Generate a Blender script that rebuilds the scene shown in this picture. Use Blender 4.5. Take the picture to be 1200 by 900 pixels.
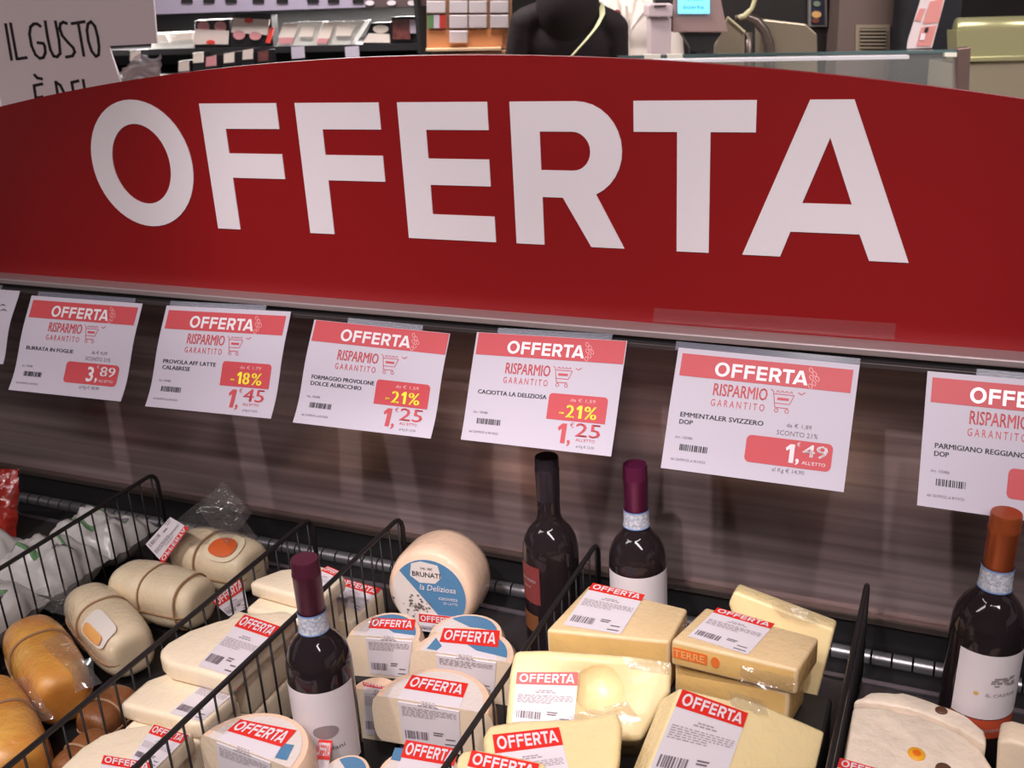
import bpy, bmesh, math, random
from mathutils import Vector, Matrix, noise
from mathutils.geometry import tessellate_polygon
random.seed(7)
for o in list(bpy.data.objects): bpy.data.objects.remove(o)
scene = bpy.context.scene
col = scene.collection

# ---------------------------------------------------------------- camera
CZ = 1.57            # eye height above the shop floor
DECK = 0.70          # deck of the chilled case
FPX = 1229.0         # focal length in pixels of the 1200 px wide frame
YAW, PITCH, ROLL = (math.radians(a) for a in (24.33, 21.11, -3.18))
cy, sy, cp, sp = math.cos(YAW), math.sin(YAW), math.cos(PITCH), math.sin(PITCH)
FW = Vector((-sy*cp, cy*cp, -sp)); _r = Vector((cy, sy, 0)); _u = _r.cross(FW)
RT = _r*math.cos(ROLL) + _u*math.sin(ROLL); UP = -_r*math.sin(ROLL) + _u*math.cos(ROLL)
CAM = Vector((0, 0, CZ))
cd = bpy.data.cameras.new('camera'); cam = bpy.data.objects.new('camera', cd); col.objects.link(cam)
cd.sensor_width = 36.0; cd.lens = FPX/1200*36.0; cd.clip_start = 0.05; cd.clip_end = 60
m3 = Matrix((RT, UP, -FW)).transposed()
cam.matrix_world = Matrix.Translation(CAM) @ m3.to_4x4()
cd.dof.use_dof = True; cd.dof.focus_distance = 1.30; cd.dof.aperture_fstop = 13.0
scene.camera = cam

# ---------------------------------------------------------------- world, lamps, exposure
w = bpy.data.worlds.new('world'); scene.world = w; w.use_nodes = True
w.node_tree.nodes['Background'].inputs[0].default_value = (0.95, 0.86, 0.86, 1)
w.node_tree.nodes['Background'].inputs[1].default_value = 0.42
vs = scene.view_settings
vs.view_transform = 'Standard'; vs.look = 'None'; vs.gamma = 1; vs.use_curve_mapping = False
vs.exposure = 0.0

def area_light(name, loc, size, power, color=(1, .93, .93), rot=(0, 0, 0)):
    l = bpy.data.lights.new(name, 'AREA'); l.shape = 'RECTANGLE'; l.size, l.size_y = size
    l.energy = power; l.color = color
    o = bpy.data.objects.new(name, l); o.location = loc; o.rotation_euler = rot; col.objects.link(o); return o
def spot_light(name, loc, target, power, angle, blend=.6, radius=.04, color=(1, .93, .93)):
    l = bpy.data.lights.new(name, 'SPOT'); l.energy = power; l.spot_size = math.radians(angle)
    l.spot_blend = blend; l.shadow_soft_size = radius; l.color = color
    o = bpy.data.objects.new(name, l); o.location = loc
    o.rotation_euler = (Vector(target)-Vector(loc)).to_track_quat('-Z', 'Y').to_euler(); col.objects.link(o); return o
# two rows of ceiling luminaires over the aisles and the track spots over the case
area_light('ceiling_panel_light', (-2.6, -1.4, 3.28), (2.4, .25), 26)
area_light('ceiling_panel_light', (0.9, -1.4, 3.28), (2.4, .25), 58)
area_light('ceiling_panel_light', (-2.6, 4.0, 3.28), (2.4, .25), 170)
area_light('ceiling_panel_light', (1.4, 4.0, 3.28), (2.4, .25), 150)
area_light('ceiling_panel_light', (-4.5, 6.4, 3.28), (2.4, .25), 170)
SPOTS = [((-0.55, -0.30, 3.05), (-0.40, 0.66, .8), 78, 32), ((0.25, -0.30, 3.05), (-0.10, 0.82, .8), 72, 34),
         ((-1.30, -0.30, 3.05), (-0.95, 0.78, .8), 92, 38), ((-0.45, -0.75, 3.05), (-0.45, 1.18, 1.36), 120, 30)]
for loc, tg, pw, an in SPOTS: spot_light('track_spot_light', loc, tg, pw, an)

# ---------------------------------------------------------------- helpers: pixels to places
def ray(x, y): return FW + RT*((x-600)/FPX) - UP*((y-450)/FPX)
def at(x, y, h):                                   # on a level plane h above the deck
    d = ray(x, y); return CAM + d*((DECK+h-CZ)/d.z)
def atY(x, y, Y): d = ray(x, y); return CAM + d*(Y/d.y)
def atX(x, y, X): d = ray(x, y); return CAM + d*(X/d.x)
def onp(x, y, p, n): d = ray(x, y); return CAM + d*((p-CAM).dot(n)/d.dot(n))
FH = Vector((-sy, cy, 0))
def dep(x, y, D): d = ray(x, y); return CAM + d*(D/d.dot(FH))     # on the upright plane D metres ahead

# ---------------------------------------------------------------- materials
def lin(*c):
    return tuple((v/255/12.92 if v/255 <= .04045 else ((v/255+.055)/1.055)**2.4) for v in c) + (1,)
MATS = {}
def mat(name, c, rough=.5, metal=0., coat=0., bump=0., bscale=60., var=0., vscale=20., stretch=(1, 1, 1),
        sss=0., emit=0., film=0., alpha=1., trans=0., coatbump=None, ior=1.45, c2=None, spec=.5):
    if name in MATS: return MATS[name]
    m = bpy.data.materials.new(name); m.use_nodes = True; nt = m.node_tree; b = nt.nodes['Principled BSDF']
    N = nt.nodes.new; L = nt.links.new
    b.inputs['Base Color'].default_value = c; b.inputs['Roughness'].default_value = rough
    b.inputs['Metallic'].default_value = metal; b.inputs['Coat Weight'].default_value = coat
    b.inputs['Coat Roughness'].default_value = .035; b.inputs['IOR'].default_value = ior
    b.inputs['Specular IOR Level'].default_value = spec
    b.inputs['Alpha'].default_value = alpha; b.inputs['Transmission Weight'].default_value = trans
    if sss:
        b.inputs['Subsurface Weight'].default_value = sss; b.inputs['Subsurface Radius'].default_value = (.012, .008, .004)
        b.inputs['Subsurface Scale'].default_value = 1.0
    if emit:
        b.inputs['Emission Color'].default_value = c; b.inputs['Emission Strength'].default_value = emit
    tc = N('ShaderNodeTexCoord'); mp = N('ShaderNodeMapping'); L(tc.outputs['Object'], mp.inputs[0])
    mp.inputs['Scale'].default_value = stretch
    if var:
        n = N('ShaderNodeTexNoise'); n.inputs['Scale'].default_value = vscale; n.inputs['Detail'].default_value = 4
        L(mp.outputs[0], n.inputs['Vector'])
        mx = N('ShaderNodeMix'); mx.data_type = 'RGBA'; rp = N('ShaderNodeMapRange')
        rp.inputs[1].default_value = .35; rp.inputs[2].default_value = .65
        L(n.outputs[0], rp.inputs[0]); L(rp.outputs[0], mx.inputs[0])
        mx.inputs[6].default_value = c
        mx.inputs[7].default_value = c2 if c2 else tuple(v*(1-var) for v in c[:3])+(1,)
        L(mx.outputs[2], b.inputs['Base Color'])
    if bump:
        n = N('ShaderNodeTexNoise'); n.inputs['Scale'].default_value = bscale; n.inputs['Detail'].default_value = 5
        L(mp.outputs[0], n.inputs['Vector'])
        bp = N('ShaderNodeBump'); bp.inputs['Strength'].default_value = bump; bp.inputs['Distance'].default_value = .004
        L(n.outputs[0], bp.inputs['Height']); L(bp.outputs[0], b.inputs['Normal'])
    if coatbump:
        s, st = coatbump
        n = N('ShaderNodeTexNoise'); n.inputs['Scale'].default_value = s; n.inputs['Detail'].default_value = 3
        n.inputs['Distortion'].default_value = 1.2; L(mp.outputs[0], n.inputs['Vector'])
        bp = N('ShaderNodeBump'); bp.inputs['Strength'].default_value = st; bp.inputs['Distance'].default_value = .012
        L(n.outputs[0], bp.inputs['Height']); L(bp.outputs[0], b.inputs['Coat Normal'])
    MATS[name] = m; return m
FILM = (85, .6)
PAPER = mat('card paper', lin(192, 182, 196), .55)
LABELP = mat('label paper', lin(226, 216, 222), .35, coat=.3)
RED = mat('sign red vinyl', lin(138, 20, 24), .34, spec=.5)
CARDRED = mat('printed red', lin(192, 66, 74), .5)
LABRED = mat('label red', lin(226, 48, 40), .35, coat=.3)
WHITE = mat('white vinyl', lin(232, 222, 228), .5)
INK = mat('black ink', lin(34, 30, 34), .6)
GREYINK = mat('grey ink', lin(120, 108, 116), .6)
PALEINK = mat('pale ink', lin(168, 155, 160), .6)
YELLOW = mat('printed yellow', lin(250, 226, 60), .5)
PINKINK = mat('printed pink', lin(238, 176, 180), .5)
BLACKWIRE = mat('black coated wire', lin(36, 32, 34), .38)
DARKDECK = mat('black deck', lin(40, 36, 38), .42, var=.3, vscale=14)
DARKPL = mat('dark plastic', lin(30, 28, 30), .5)
STEEL = mat('brushed steel', lin(190, 166, 166), .24, metal=.5, bump=.05, bscale=3.0, stretch=(.6, 30, 40), var=.5, vscale=2.2, c2=lin(160, 138, 138))
LEDGE = mat('rail aluminium', lin(186, 168, 170), .35, metal=.6, bump=.03, bscale=80)
CLEARP = mat('clear holder plastic', lin(170, 170, 190), .12, alpha=.35)
PASTE = mat('pale paste', lin(246, 222, 194), .5, coat=.6, coatbump=FILM, var=.06, vscale=18, sss=.15)
RIND = mat('peach rind', lin(244, 206, 178), .5, coat=.55, coatbump=(60, .45), var=.10, vscale=25, sss=.1)
PROVOLA = mat('ivory provola', lin(244, 222, 188), .42, coat=.8, coatbump=(85, .55), var=.08, vscale=22, sss=.15)
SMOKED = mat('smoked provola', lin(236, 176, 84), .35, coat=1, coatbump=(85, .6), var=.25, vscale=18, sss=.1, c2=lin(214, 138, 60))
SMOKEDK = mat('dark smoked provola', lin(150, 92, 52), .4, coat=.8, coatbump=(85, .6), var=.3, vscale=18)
SLICE = mat('provolone paste', lin(248, 228, 200), .45, coat=.5, coatbump=(80, .45), var=.05, vscale=16, sss=.15)
EMM = mat('emmental paste', lin(248, 222, 168), .4, coat=.8, coatbump=(75, .55), var=.06, vscale=14, sss=.2)
EMMR = mat('emmental rind', lin(234, 198, 138), .45, coat=.8, coatbump=(75, .55), var=.12, vscale=20)
HARD = mat('hard cheese paste', lin(232, 200, 154), .45, coat=.7, coatbump=(80, .55), var=.08, vscale=24, sss=.12)
HARDR = mat('hard cheese edge', lin(236, 192, 120), .4, coat=.8, coatbump=(80, .55), var=.15, vscale=24)
ROUGHC = mat('crumbly paste', lin(244, 224, 204), .6, coat=.4, coatbump=(60, .4), bump=.9, bscale=55, var=.12, vscale=35, sss=.1)
STRING = mat('brown twine', lin(168, 130, 98), .7)
BLUE = mat('label blue', lin(84, 130, 168), .35, coat=.5, coatbump=FILM)
CREAMLAB = mat('label cream', lin(226, 212, 206), .35, coat=.5, coatbump=FILM)
ORANGE = mat('label orange', lin(226, 104, 52), .45)
GLASSBK = mat('dark wine glass', lin(36, 28, 31), .05, spec=.45)
PURPLE = mat('purple capsule', lin(82, 32, 52), .34, metal=.35, bump=.02, bscale=200)
VIOLET = mat('violet capsule', lin(104, 34, 70), .32, metal=.4)
BLACKCAP = mat('black capsule', lin(42, 34, 42), .4)
COPPER = mat('copper capsule', lin(172, 84, 46), .32, metal=.5)
BANDW = mat('neck band', lin(214, 212, 220), .5, var=.2, vscale=300, c2=lin(150, 156, 172))
BANDB = mat('neck band edge', lin(110, 140, 190), .5)
WLABEL = mat('wine label', lin(226, 216, 220), .55)
DKRED = mat('dark red label', lin(126, 52, 50), .5)
ORRED = mat('orange label', lin(190, 78, 50), .5)
BAGW = mat('white printed bag', lin(200, 194, 192), .28, coat=.5, coatbump=(40, .8), bump=.4, bscale=30, var=.12, vscale=20)
GREEN = mat('green print', lin(92, 130, 88), .35, coat=.4)
REDBAG = mat('red bag', lin(170, 44, 34), .2, coat=1, coatbump=(40, .8), var=.3, vscale=30)

def film_mat(name, tint, gl=.35, dens=.06):
    m = bpy.data.materials.new(name); m.use_nodes = True; nt = m.node_tree
    for n in list(nt.nodes):
        if n.type == 'BSDF_PRINCIPLED': nt.nodes.remove(n)
    out = [n for n in nt.nodes if n.type == 'OUTPUT_MATERIAL'][0]; N = nt.nodes.new; L = nt.links.new
    tr = N('ShaderNodeBsdfTransparent'); gl_ = N('ShaderNodeBsdfGlossy'); gl_.inputs['Roughness'].default_value = .08
    df = N('ShaderNodeBsdfDiffuse'); df.inputs[0].default_value = tint
    fr = N('ShaderNodeFresnel'); fr.inputs[0].default_value = 1.5
    mu = N('ShaderNodeMath'); mu.operation = 'MULTIPLY_ADD'; mu.inputs[1].default_value = 1.0; mu.inputs[2].default_value = gl*.15
    L(fr.outputs[0], mu.inputs[0]); mn = N('ShaderNodeMath'); mn.operation = 'MINIMUM'; mn.inputs[1].default_value = .22; L(mu.outputs[0], mn.inputs[0]); m1 = N('ShaderNodeMixShader'); m1.inputs[0].default_value = dens
    L(tr.outputs[0], m1.inputs[1]); L(df.outputs[0], m1.inputs[2])
    m2 = N('ShaderNodeMixShader'); L(mn.outputs[0], m2.inputs[0]); L(m1.outputs[0], m2.inputs[1]); L(gl_.outputs[0], m2.inputs[2])
    tc = N('ShaderNodeTexCoord'); nz = N('ShaderNodeTexNoise'); nz.inputs['Scale'].default_value = 38; nz.inputs['Distortion'].default_value = 1.5
    bp = N('ShaderNodeBump'); bp.inputs['Strength'].default_value = 1.; bp.inputs['Distance'].default_value = .010
    L(tc.outputs['Object'], nz.inputs['Vector']); L(nz.outputs[0], bp.inputs['Height'])
    L(bp.outputs[0], gl_.inputs['Normal']); L(bp.outputs[0], fr.inputs['Normal'])
    L(m2.outputs[0], out.inputs[0]); MATS[name] = m; return m
CLING = film_mat('clear film', lin(210, 205, 205), .9, .06)
PANE = film_mat('counter glass', lin(200, 205, 200), .2, .10)
PANE.node_tree.nodes  # plain glass keeps the same build with little relief
for n in PANE.node_tree.nodes:
    if n.type == 'BUMP': n.inputs['Strength'].default_value = .02
POCKET = film_mat('sign pocket acrylic', lin(190, 170, 175), .15, .07)
for n in POCKET.node_tree.nodes:
    if n.type == 'BUMP': n.inputs['Strength'].default_value = .02

# ---------------------------------------------------------------- mesh building
class MB:
    def __init__(s): s.v = []; s.f = []; s.mi = []
    def add(s, vs, fs, mi=0):
        k = len(s.v); s.v += [Vector(v) for v in vs]; s.f += [tuple(i+k for i in f) for f in fs]; s.mi += [mi]*len(fs); return s
    def box(s, a, b, mi=0):
        x0, y0, z0 = a; x1, y1, z1 = b
        return s.add([(x0, y0, z0), (x1, y0, z0), (x1, y1, z0), (x0, y1, z0), (x0, y0, z1), (x1, y0, z1), (x1, y1, z1), (x0, y1, z1)],
                     [(0, 3, 2, 1), (4, 5, 6, 7), (0, 1, 5, 4), (1, 2, 6, 5), (2, 3, 7, 6), (3, 0, 4, 7)], mi)
    def prism(s, pts, vec, mi=0, side=None, back=None):
        n = len(pts); vec = Vector(vec)
        pts = [Vector(p) for p in pts]
        s.add(pts+[p+vec for p in pts], [], mi); k = len(s.v)-2*n
        s.f.append(tuple(k+i for i in range(n))); s.mi.append(mi)
        s.f.append(tuple(k+n+i for i in reversed(range(n)))); s.mi.append(mi if back is None else back)
        for i in range(n):
            j = (i+1) % n; s.f.append((k+i, k+n+i, k+n+j, k+j)); s.mi.append(mi if side is None else side)
        return s
    def tube(s, path, r, n=8, closed=False, mi=0):
        P = [Vector(p) for p in path]; N = len(P); k0 = len(s.v); ref = None
        for i, p in enumerate(P):
            a = P[(i-1) % N] if (closed or i > 0) else p; b = P[(i+1) % N] if (closed or i < N-1) else p
            t = (b-a).normalized()
            if ref is None: ref = t.orthogonal().normalized()
            ref = (ref - t*ref.dot(t)).normalized(); q = t.cross(ref)
            rr = r[i] if isinstance(r, (list, tuple)) else r
            s.v += [p + (ref*math.cos(2*math.pi*j/n) + q*math.sin(2*math.pi*j/n))*rr for j in range(n)]
        for i in range(N if closed else N-1):
            for j in range(n):
                a = k0+i*n+j; b = k0+i*n+(j+1) % n; c = k0+((i+1) % N)*n+(j+1) % n; d = k0+((i+1) % N)*n+j
                s.f.append((a, b, c, d)); s.mi.append(mi)
        if not closed:
            s.f.append(tuple(k0+j for j in reversed(range(n)))); s.mi.append(mi)
            s.f.append(tuple(k0+(N-1)*n+j for j in range(n))); s.mi.append(mi)
        return s
    def lathe(s, prof, n=40, a0=0., a1=2*math.pi, mi=0):
        full = abs(a1-a0-2*math.pi) < 1e-6; cnt = n if full else n+1; k = len(s.v)
        for r, z in prof:
            for j in range(cnt):
                a = a0+(a1-a0)*j/n; s.v.append(Vector((r*math.cos(a), r*math.sin(a), z)))
        for i in range(len(prof)-1):
            for j in range(n):
                j2 = (j+1) % cnt
                s.f.append((k+i*cnt+j, k+i*cnt+j2, k+(i+1)*cnt+j2, k+(i+1)*cnt+j)); s.mi.append(mi)
        return s
    def grid(s, fn, nu, nv, mi=0):
        k = len(s.v)
        for j in range(nv+1):
            for i in range(nu+1): s.v.append(Vector(fn(i/nu, j/nv)))
        for j in range(nv):
            for i in range(nu):
                a = k+j*(nu+1)+i; s.f.append((a, a+nu+1, a+nu+2, a+1)); s.mi.append(mi)
        return s
    def build(s, name, mats, parent=None, smooth=False, bevel=0, seg=2, M=None):
        me = bpy.data.meshes.new(name)
        me.from_pydata([tuple(M @ v if M else v) for v in s.v], [], s.f)
        ms = mats if isinstance(mats, (list, tuple)) else [mats]
        for m in ms: me.materials.append(m)
        me.polygons.foreach_set('material_index', s.mi)
        if bevel:
            bm = bmesh.new(); bm.from_mesh(me); bmesh.ops.recalc_face_normals(bm, faces=bm.faces)
            ed = [e for e in bm.edges if len(e.link_faces) == 2 and e.calc_face_angle() > .5]
            bmesh.ops.bevel(bm, geom=ed, offset=bevel, segments=seg, affect='EDGES', profile=.5, clamp_overlap=True)
            bm.to_mesh(me); bm.free()
        if smooth:
            me.polygons.foreach_set('use_smooth', [True]*len(me.polygons))
            if smooth != 'all': me.set_sharp_from_angle(angle=math.radians(42))
        me.update()
        o = bpy.data.objects.new(name, me); col.objects.link(o)
        if parent: par(o, parent)
        return o
def par(o, p):
    o.parent = p; o.matrix_parent_inverse = world_of(p).inverted()
def world_of(p):
    M = p.matrix_basis.copy()
    if p.parent: M = world_of(p.parent) @ p.matrix_parent_inverse @ M
    return M
def tag(o, label=None, cat=None, group=None, kind=None):
    if label: o['label'] = label
    if cat: o['category'] = cat
    if group: o['group'] = group
    if kind: o['kind'] = kind
    return o
def thing(name, loc, label, cat, group=None):
    o = bpy.data.objects.new(name, None); o.location = loc; o.empty_display_size = .05; col.objects.link(o)
    return tag(o, label, cat, group)

# ---------------------------------------------------------------- lettering
H0 = .1723; OX = -1.1873; OZ = -.3088
def _n(pts): return [((x-OX)/H0, (z-OZ)/H0) for x, z in pts]
def ell(cx, cz, a, b, n=48): return [(cx+a*math.cos(2*math.pi*i/n), cz+b*math.sin(2*math.pi*i/n)) for i in range(n)]
def arc(cx, cz, a, b, t0, t1, n=14): return [(cx+a*math.cos(math.radians(t0+(t1-t0)*i/n)), cz+b*math.sin(math.radians(t0+(t1-t0)*i/n))) for i in range(n+1)]
ZT, ZB = -.1365, -.3088
def _F(x): return [(x, ZT), (x+.126, ZT), (x+.126, ZT-.0335), (x+.0385, ZT-.0335), (x+.0385, -.203), (x+.125, -.203), (x+.125, -.2362), (x+.0385, -.2362), (x+.0385, ZB), (x, ZB)]
GLY = [
 [ell(-1.096, -.2205, .0915, .0900), ell(-1.096, -.2205, .0523, .0568)],
 [_F(-.9765)], [_F(-.8215)],
 [[(-.669, ZT), (-.5453, ZT), (-.5453, -.170), (-.631, -.170), (-.631, -.2055), (-.547, -.2055), (-.547, -.2385), (-.631, -.2385), (-.631, -.2762), (-.5442, -.2762), (-.5442, ZB), (-.669, ZB)]],
 [[(-.516, ZT), (-.4325, ZT)] + arc(-.4325, -.193, .0558, .0565, 90, -66)[1:] + [(-.3755, ZB), (-.4173, ZB), (-.4521, -.2496), (-.4785, -.2496), (-.4785, ZB), (-.516, ZB)],
  [(-.4787, -.1713), (-.438, -.1713)] + arc(-.438, -.1941, .0223, .0229, 90, -90)[1:] + [(-.4787, -.217)]],
 [[(-.3625, ZT), (-.2234, ZT), (-.2234, -.171), (-.2735, -.171), (-.2735, ZB), (-.3115, ZB), (-.3115, -.171), (-.3625, -.171)]],
 [[(-.1671, ZT), (-.1219, ZT), (-.0549, ZB), (-.0958, ZB), (-.1076, -.2798), (-.1816, -.2798), (-.1917, ZB), (-.2345, ZB)], [(-.1442, -.176), (-.1177, -.2474), (-.1702, -.2474)]],
]
GLYN = []
for loops in GLY:
    loops = [_n(l) for l in loops]
    flat = [p for l in loops for p in l]
    tris = tessellate_polygon([[Vector((x, y, 0)) for x, y in l] for l in loops])
    tris = [t for t in tris]
    fixed = []
    for a, b, c in tris:
        A, B, Cc = flat[a], flat[b], flat[c]
        if (B[0]-A[0])*(Cc[1]-A[1])-(B[1]-A[1])*(Cc[0]-A[0]) < 0: b, c = c, b
        fixed.append((a, b, c))
    GLYN.append((flat, fixed, loops))
OFF_W = (-.0549-OX)/H0
_tc = {}
def text_geo(s, off=0., space=1.):
    k = (s, off, space)
    if k in _tc: return _tc[k]
    cu = bpy.data.curves.new('lettering', 'FONT'); cu.body = s; cu.size = 1; cu.offset = off; cu.resolution_u = 2; cu.space_character = space
    ob = bpy.data.objects.new('lettering_tmp', cu); col.objects.link(ob)
    bpy.context.view_layer.update()
    me = bpy.data.meshes.new_from_object(ob.evaluated_get(bpy.context.evaluated_depsgraph_get()))
    V = [(v.co.x, v.co.y) for v in me.vertices]; Fc = [tuple(p.vertices) for p in me.polygons]
    bpy.data.objects.remove(ob); bpy.data.meshes.remove(me)
    _tc[k] = (V, Fc); return V, Fc
def put_text(mb, fn, s, x, y, h, width=None, off=0., space=1., mi=0, asp=1., slant=0.):
    """caps of height h on the base line y (down is +), fn maps sheet metres to a point"""
    V, Fc = text_geo(s, off, space)
    if not V: return
    xm = min(v[0] for v in V); xM = max(v[0] for v in V); k = h/.70
    kx = width/(xM-xm) if width else k*asp
    mb.add([fn(x+(vx-xm)*kx+slant*vy*k, y-vy*k) for vx, vy in V], Fc, mi)
def put_one(mb, fn, x, y, h, mi=0):
    P = [(.0, .78), (.20, .98), (.24, 1.0), (.46, 1.0), (.46, 0), (.22, 0), (.22, .74), (.05, .62)]
    mb.add([fn(x+a*h, y-b*h) for a, b in P], [(0, 7, 6, 1), (1, 6, 5, 2), (2, 5, 4, 3)], mi)
def put_bold(mb, fn, s, x, y, h, width=None, d=.0003, **k):
    put_text(mb, fn, s, x, y, h, width, **k); put_text(mb, fn, s, x+d, y, h, width, **k)
def put_digit(mb, fn, s, x, y, h):
    if s == '1': put_one(mb, fn, x, y, h)
    else: put_text(mb, fn, s, x-.004, y, h, None, .02)
def put_offerta(mb, fn, x, y, h, width=None, mi=0):
    kx = width/OFF_W if width else h
    for flat, tris, _ in GLYN: mb.add([fn(x+a*kx, y-b*h) for a, b in flat], tris, mi)
def rect(mb, fn, x0, y0, x1, y1, nu=6, nv=3, mi=0):
    mb.grid(lambda u, v: fn(x0+(x1-x0)*u, y0+(y1-y0)*v), nu, nv, mi)
def rrect(mb, fn, x0, y0, x1, y1, r, mi=0, bottom=True):
    ys = [r*(1-math.cos(math.pi/2*i/5)) for i in range(6)]
    rows = [(y0+d, r-math.sqrt(max(0, r*r-(r-d)**2))) for d in ys]
    mid = [(y0+r+(y1-y0-(2*r if bottom else r))*i/6, 0.) for i in range(1, 7)]
    rows += mid
    if bottom: rows += [(y1-d, r-math.sqrt(max(0, r*r-(r-d)**2))) for d in reversed(ys[:-1])]
    n = len(rows)-1
    mb.grid(lambda u, v: fn(x0+rows[round(v*n)][1]+(x1-x0-2*rows[round(v*n)][1])*u, rows[round(v*n)][0]), 6, n, mi)
def line(mb, fn, pts, wd, mi=0):
    for (ax, ay), (bx, by) in zip(pts, pts[1:]):
        dx, dy = bx-ax, by-ay; l = math.hypot(dx, dy) or 1; nx, ny = -dy/l*wd/2, dx/l*wd/2
        mb.add([fn(ax+nx, ay+ny), fn(ax-nx, ay-ny), fn(bx-nx, by-ny), fn(bx+nx, by+ny)], [(0, 1, 2, 3)], mi)
def barcode(mb, fn, x0, y0, x1, y1, rnd, mi=0):
    x = x0
    while x < x1:
        wd = rnd.choice((.0006, .0011, .0016)); rect(mb, fn, x, y0, min(x+wd, x1), y1, 1, 1, mi); x += wd+rnd.choice((.0006, .0009, .0014))

# ================================================================ THE SETTING
fl = MB().box((-9, -4, -.05), (7, 12, 0)).build('floor', mat('floor tiles', lin(150, 138, 130), .35, var=.15, vscale=3)); tag(fl, kind='structure')
ce = MB().box((-9, -4, 3.40), (7, 12, 3.45)).build('ceiling', mat('ceiling paint', lin(120, 112, 110), .8, var=.08, vscale=2)); tag(ce, kind='structure')
wb = MB().box((-9, 11.6, 0), (7, 11.7, 3.4)).build('wall_back', mat('charcoal wall', lin(52, 47, 46), .7, var=.2, vscale=2)); tag(wb, kind='structure')
wf = MB().box((-9, -4.1, 0), (7, -4.0, 3.4)).build('wall_front', mat('taupe wall', lin(120, 104, 96), .7, var=.3, vscale=2)); tag(wf, kind='structure')

# ceiling luminaires and track spots: the housings of the lamps set up above
for o in [o for o in bpy.data.objects if o.type == 'LIGHT' and o.data.type == 'AREA']:
    x, y, z = o.location
    t = thing('ceiling_luminaire', (x, y, 3.40), 'long white ceiling luminaire over the aisle', 'lamp', 'ceiling luminaires')
    MB().box((x-1.25, y-.17, 3.32), (x+1.25, y+.17, 3.40)).build('housing', mat('lamp housing', lin(225, 225, 225), .5), t, bevel=.01)
    MB().box((x-1.20, y-.125, 3.30), (x+1.20, y+.125, 3.325)).build('diffuser', mat('lit diffuser', (1, .95, .9, 1), .5, emit=2.5), t)
    par(o, t)
for o in [o for o in bpy.data.objects if o.type == 'LIGHT' and o.data.type == 'SPOT']:
    p = Vector(o.location); d = o.rotation_euler.to_matrix() @ Vector((0, 0, -1))
    t = thing('track_spotlight', (p.x, p.y, 3.40), 'black track spotlight aimed at the cheese case', 'spotlight', 'track spotlights')
    MB().tube([(p.x, p.y, 3.40), (p.x, p.y, p.z+.12)], .012, 10).build('stem', DARKPL, t)
    MB().tube([p-d*.16, p-d*.02], .055, 20).build('lamp_head', DARKPL, t, smooth=True)
    par(o, t)

# ---------------------------------------------------------------- the chilled case
X0, X1, YF, YB = -2.35, 1.25, .30, 1.262
case = thing('chilled_case', (-.55, 1.2, 0), 'dark chilled display case with a black deck and streaky steel back panel', 'display case')
MB().box((X0, YF, DECK-.03), (X1, 1.20, DECK)).build('deck', DARKDECK, case, bevel=.003)
MB().box((X0, 1.192, DECK), (X1, 1.2005, DECK+.0025)).build('deck_edge_highlight', mat('deck edge highlight', lin(104, 98, 104), .35, metal=.5), case)  # lighter strip that paints in the highlight along the deck's rear edge
MB().box((X0, 1.204, DECK-.05), (X1, 1.30, DECK-.012)).build('air_duct', DARKPL, case)
MB().box((X0, YF-.06, .12), (X1, YF, DECK+.10)).build('front_panel', mat('case front', lin(70, 64, 64), .4, metal=.4, var=.1), case, bevel=.01)
MB().box((X0, .28, 0), (X1, 2.5, .12)).build('plinth', DARKPL, case)
MB().box((X0, 1.27, .12), (X1, 2.5, DECK-.05)).build('rear_body', mat('case rear', lin(60, 56, 56), .5), case)
MB().box((X0-.03, YF-.06, .12), (X0, 2.5, 1.05)).build('end_panel', mat('case end', lin(80, 74, 74), .4), case)
MB().box((X1, YF-.06, .12), (X1+.03, 2.5, 1.05)).build('end_panel', MATS['case end'], case)
MB().box((X0, 1.275, CZ-.815), (X1, 1.29, CZ-.412)).build('back_panel', STEEL, case)
MB().box((X0, 1.262, CZ-.826), (X1, 1.29, CZ-.815)).build('panel_trim', mat('trim grey', lin(120, 106, 100), .35, metal=.8), case, bevel=.002)
MB().box((X0, 1.268, DECK-.02), (X1, 1.29, CZ-.826)).build('kick_strip', DARKPL, case)
lv = MB().tube([(0, 0, 0), (.0235, 0, 0)], .0105, 12).build('vent_louver', mat('louver metal', lin(150, 146, 150), .36, metal=.8), None, smooth=True)
lv.location = (-2.0, 1.258, DECK-.004); par(lv, case)
for i in range(1, 96):
    c = lv.copy(); c.location = (-2.0+i*.0262, 1.258, DECK-.004); col.objects.link(c); par(c, case)
# ledge the sign stands on
MB().box((X0, 1.150, CZ-.409), (X1, 1.29, CZ-.400)).build('sign_ledge', LEDGE, case, bevel=.002)
MB().box((X0, 1.157, CZ-.416), (X1, 1.29, CZ-.409)).build('ledge_groove', DARKPL, case)
MB().box((X0, 1.148, CZ-.422), (X1, 1.29, CZ-.416)).build('card_rail', mat('rail grey', lin(104, 94, 96), .3, metal=.7), case, bevel=.001)

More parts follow.
